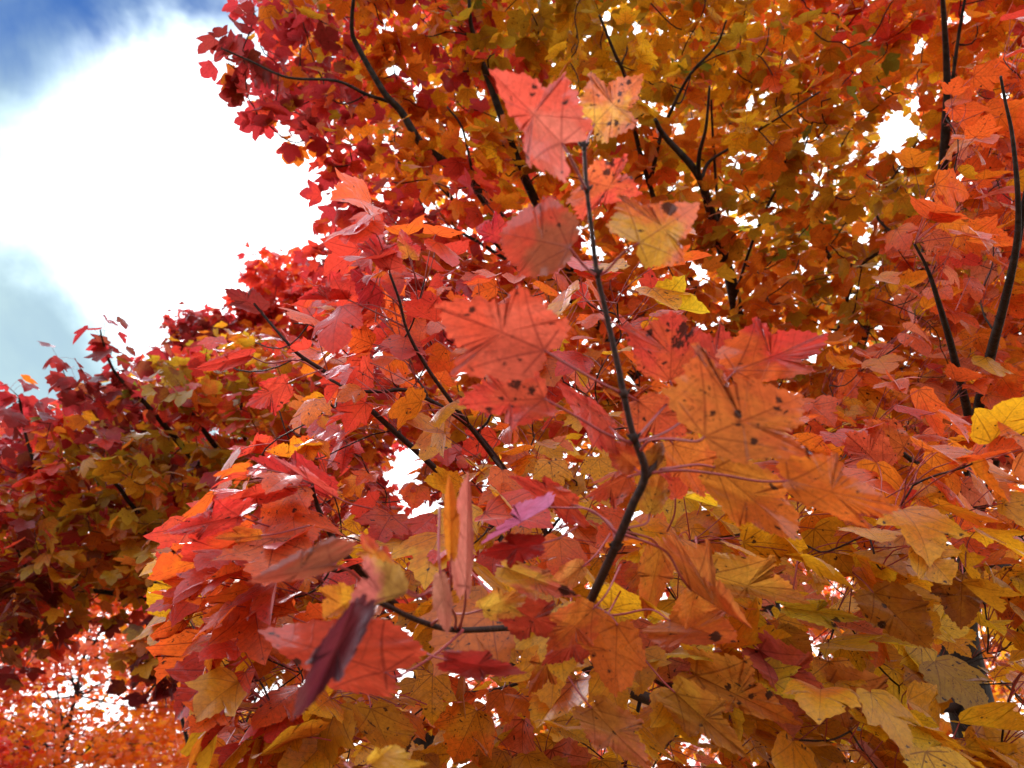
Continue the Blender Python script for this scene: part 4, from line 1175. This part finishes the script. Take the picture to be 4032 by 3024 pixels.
hero((1130, 1510), (965, 1600), (1020, 1500), (1080, 1640), 1.1, (216, 72, 52), (208, 56, 50), 'mid_left', None, .0, .2, 'std', .2, .9)
hero((980, 1400), (770, 1450), (900, 1380), (860, 1470), 1.12, (206, 60, 48), (200, 56, 46), 'mid_left', [(1060, 1430, 1.13), (1180, 1420, 1.15), (1300, 1495, 1.15)], .0, .35, 'full', .25, .8)
hero((1370, 1180), (1170, 1180), (1300, 1060), (1250, 1120), 1.02, (214, 62, 52), (206, 52, 52), 'up_left', [(1480, 1230, 1.03), (1600, 1290, 1.08)], .0, .2, 'std', .3, .9,
     'red leaf with pointed lobes against the white cloud, left of centre')
hero((1505, 1150), (1380, 1060), (1400, 1050), (1400, 1210), 1.05, (208, 52, 54), (200, 46, 56), 'up_left', [(1560, 1190, 1.06), (1585, 1240, 1.07)], .0, .2, 'round', .3, .9)
hero((1535, 1060), (1420, 890), (1570, 960), (1400, 960), 1.02, (214, 70, 54), (206, 52, 54), 'up_left', [(1534, 1075, 1.05)], .0, .25, 'std', .2, .9)
hero((1610, 1010), (1580, 900), (1540, 960), (1660, 970), 1.06, (196, 120, 48), (206, 60, 60), 'up_left', None, .0, .2, 'std', .2, .9)
hero((1030, 1220), (880, 1135), (1000, 1130), (900, 1200), 1.3, (140, 44, 40), (130, 36, 40), 'far_left', [(1040, 1240, 1.3)], .0, .3, 'std', .2, .8,
     'dark red leaf at the tip of a twig against the cloud, above the left crown')
# shoot behind, between the two upper leaves
hero((1980, 940), (1870, 900), (1950, 820), (1890, 950), .85, (214, 62, 58), (206, 44, 60), 'up_left', None, .0, .2, 'std', .55, .9)

hero((2010, 2390), (2240, 2510), (2190, 2370), (2050, 2530), .73, (186, 66, 40), (170, 54, 40), 'left', None, .0, .2, 'std', .1, .5)
hero((2335, 2400), (2150, 2570), (2150, 2420), (2330, 2550), .72, (226, 130, 50), (214, 96, 48), 'hero', None, .0, .2, 'std', .2, .8)
hero((1900, 2400), (2080, 2330), (1960, 2310), (2070, 2430), .70, (230, 180, 66), (222, 140, 60), 'left', None, .0, .2, 'std', .2, .8)
hero((2290, 2235), (2150, 2330), (2200, 2225), (2250, 2330), .80, (226, 150, 76), (222, 124, 64), 'hero', None, .0, .2, 'full', .2, .9)
hero((2330, 2480), (2130, 2620), (2190, 2470), (2290, 2620), .78, (206, 92, 66), (196, 70, 52), 'hero', None, .0, -.2, 'std', .2, .8)
hero((2190, 2540), (2080, 2740), (2080, 2600), (2190, 2700), .86, (206, 140, 50), (204, 110, 46), 'left', None, .0, -.2, 'std', .3, .9)
HEROES = [h for h in HEROES if h]
branches = []
for kk, ((q, rr), ex) in enumerate(zip(net.paths, net.extra)):
    ms = Mesh()
    tube(ms, q, rr, 12 if kk < 3 else 8, 0)
    for (a_, b_) in ex:
        tube(ms, a_, b_, 6, 0)
    if KEYS[kk] == 'hero':
        for (nu, nv, nd, rs) in [(2309, 745, .636, 1.6), (2352, 1080, .632, 1.7), (2441, 1545, .638, 1.7), (2488, 1740, .643, 1.5), (2430, 2130, .684, 1.4), (2300, 578, .640, 1.3)]:
            c0 = P(nu, nv, nd)
            kx = int(np.argmin(np.linalg.norm(q - c0, axis=1)))
            c0 = q[kx]; dv = norm(q[max(kx - 1, 0)] - q[min(kx + 1, len(q) - 1)])
            s_ = np.array([-.0045, -.002, 0, .002, .0045])
            tube(ms, c0 + dv * s_[:, None], rr[kx] * np.array([.95, 1.25, rs, 1.3, .95]), 12, 0)
            for sg in (-1, 1):
                e = norm(dv + RIGHT * sg * .9)
                bp_ = c0 + RIGHT * sg * rr[kx] * .9
                tube(ms, bp_ + e * (np.array([0, .0015, .0035, .0055])[:, None]), [.0012, .0017, .0013, .0003], 8, 0)
    branches.append(ms.build('branch', [M_TWIG if kk < 9 else M_BARK], near, origin=q[-1]))

for (hm, tw, lb, b0) in HEROES:
    tag(hm.build('leaf', [M_LEAF, M_STEM], branches[KEYS.index(tw)], origin=b0), label=lb)
# leaves drawn one by one: the traced ones nearest the lens, then the largest of the rest; all others are one part
vis = (cu > 60) & (cu < 3970) & (cv > 60) & (cv < 2960) & (cdp > .8)
score = np.where(vis, S / cdp, 0)
top = np.argsort(-score)[:max(0, 100 - len(HEROES))]
single = np.zeros(len(B), bool)
single[top] = True
for i in np.where(single)[0]:
    ms = Mesh()
    s = np.array([i])
    flush(ms, [MID[i % len(MID)]], A[s], B[s], Y[s], Z[s], S[s], ca[s], cb[s], lp[s], r1, .0011, prm[s])
    ms.build('leaf', [M_LEAF, M_STEM], branches[own[K[i]]], origin=A[i])
ms = Mesh()
s = ~single
flush(ms, MID, A[s], B[s], Y[s], Z[s], S[s], ca[s], cb[s], lp[s], r1, .0011, prm[s])
tag(ms.build('leaf', [M_LEAF, M_STEM], near, origin=nodes.mean(0)), kind='stuff',
    label='all the smaller red, orange and golden leaves of the near maple')
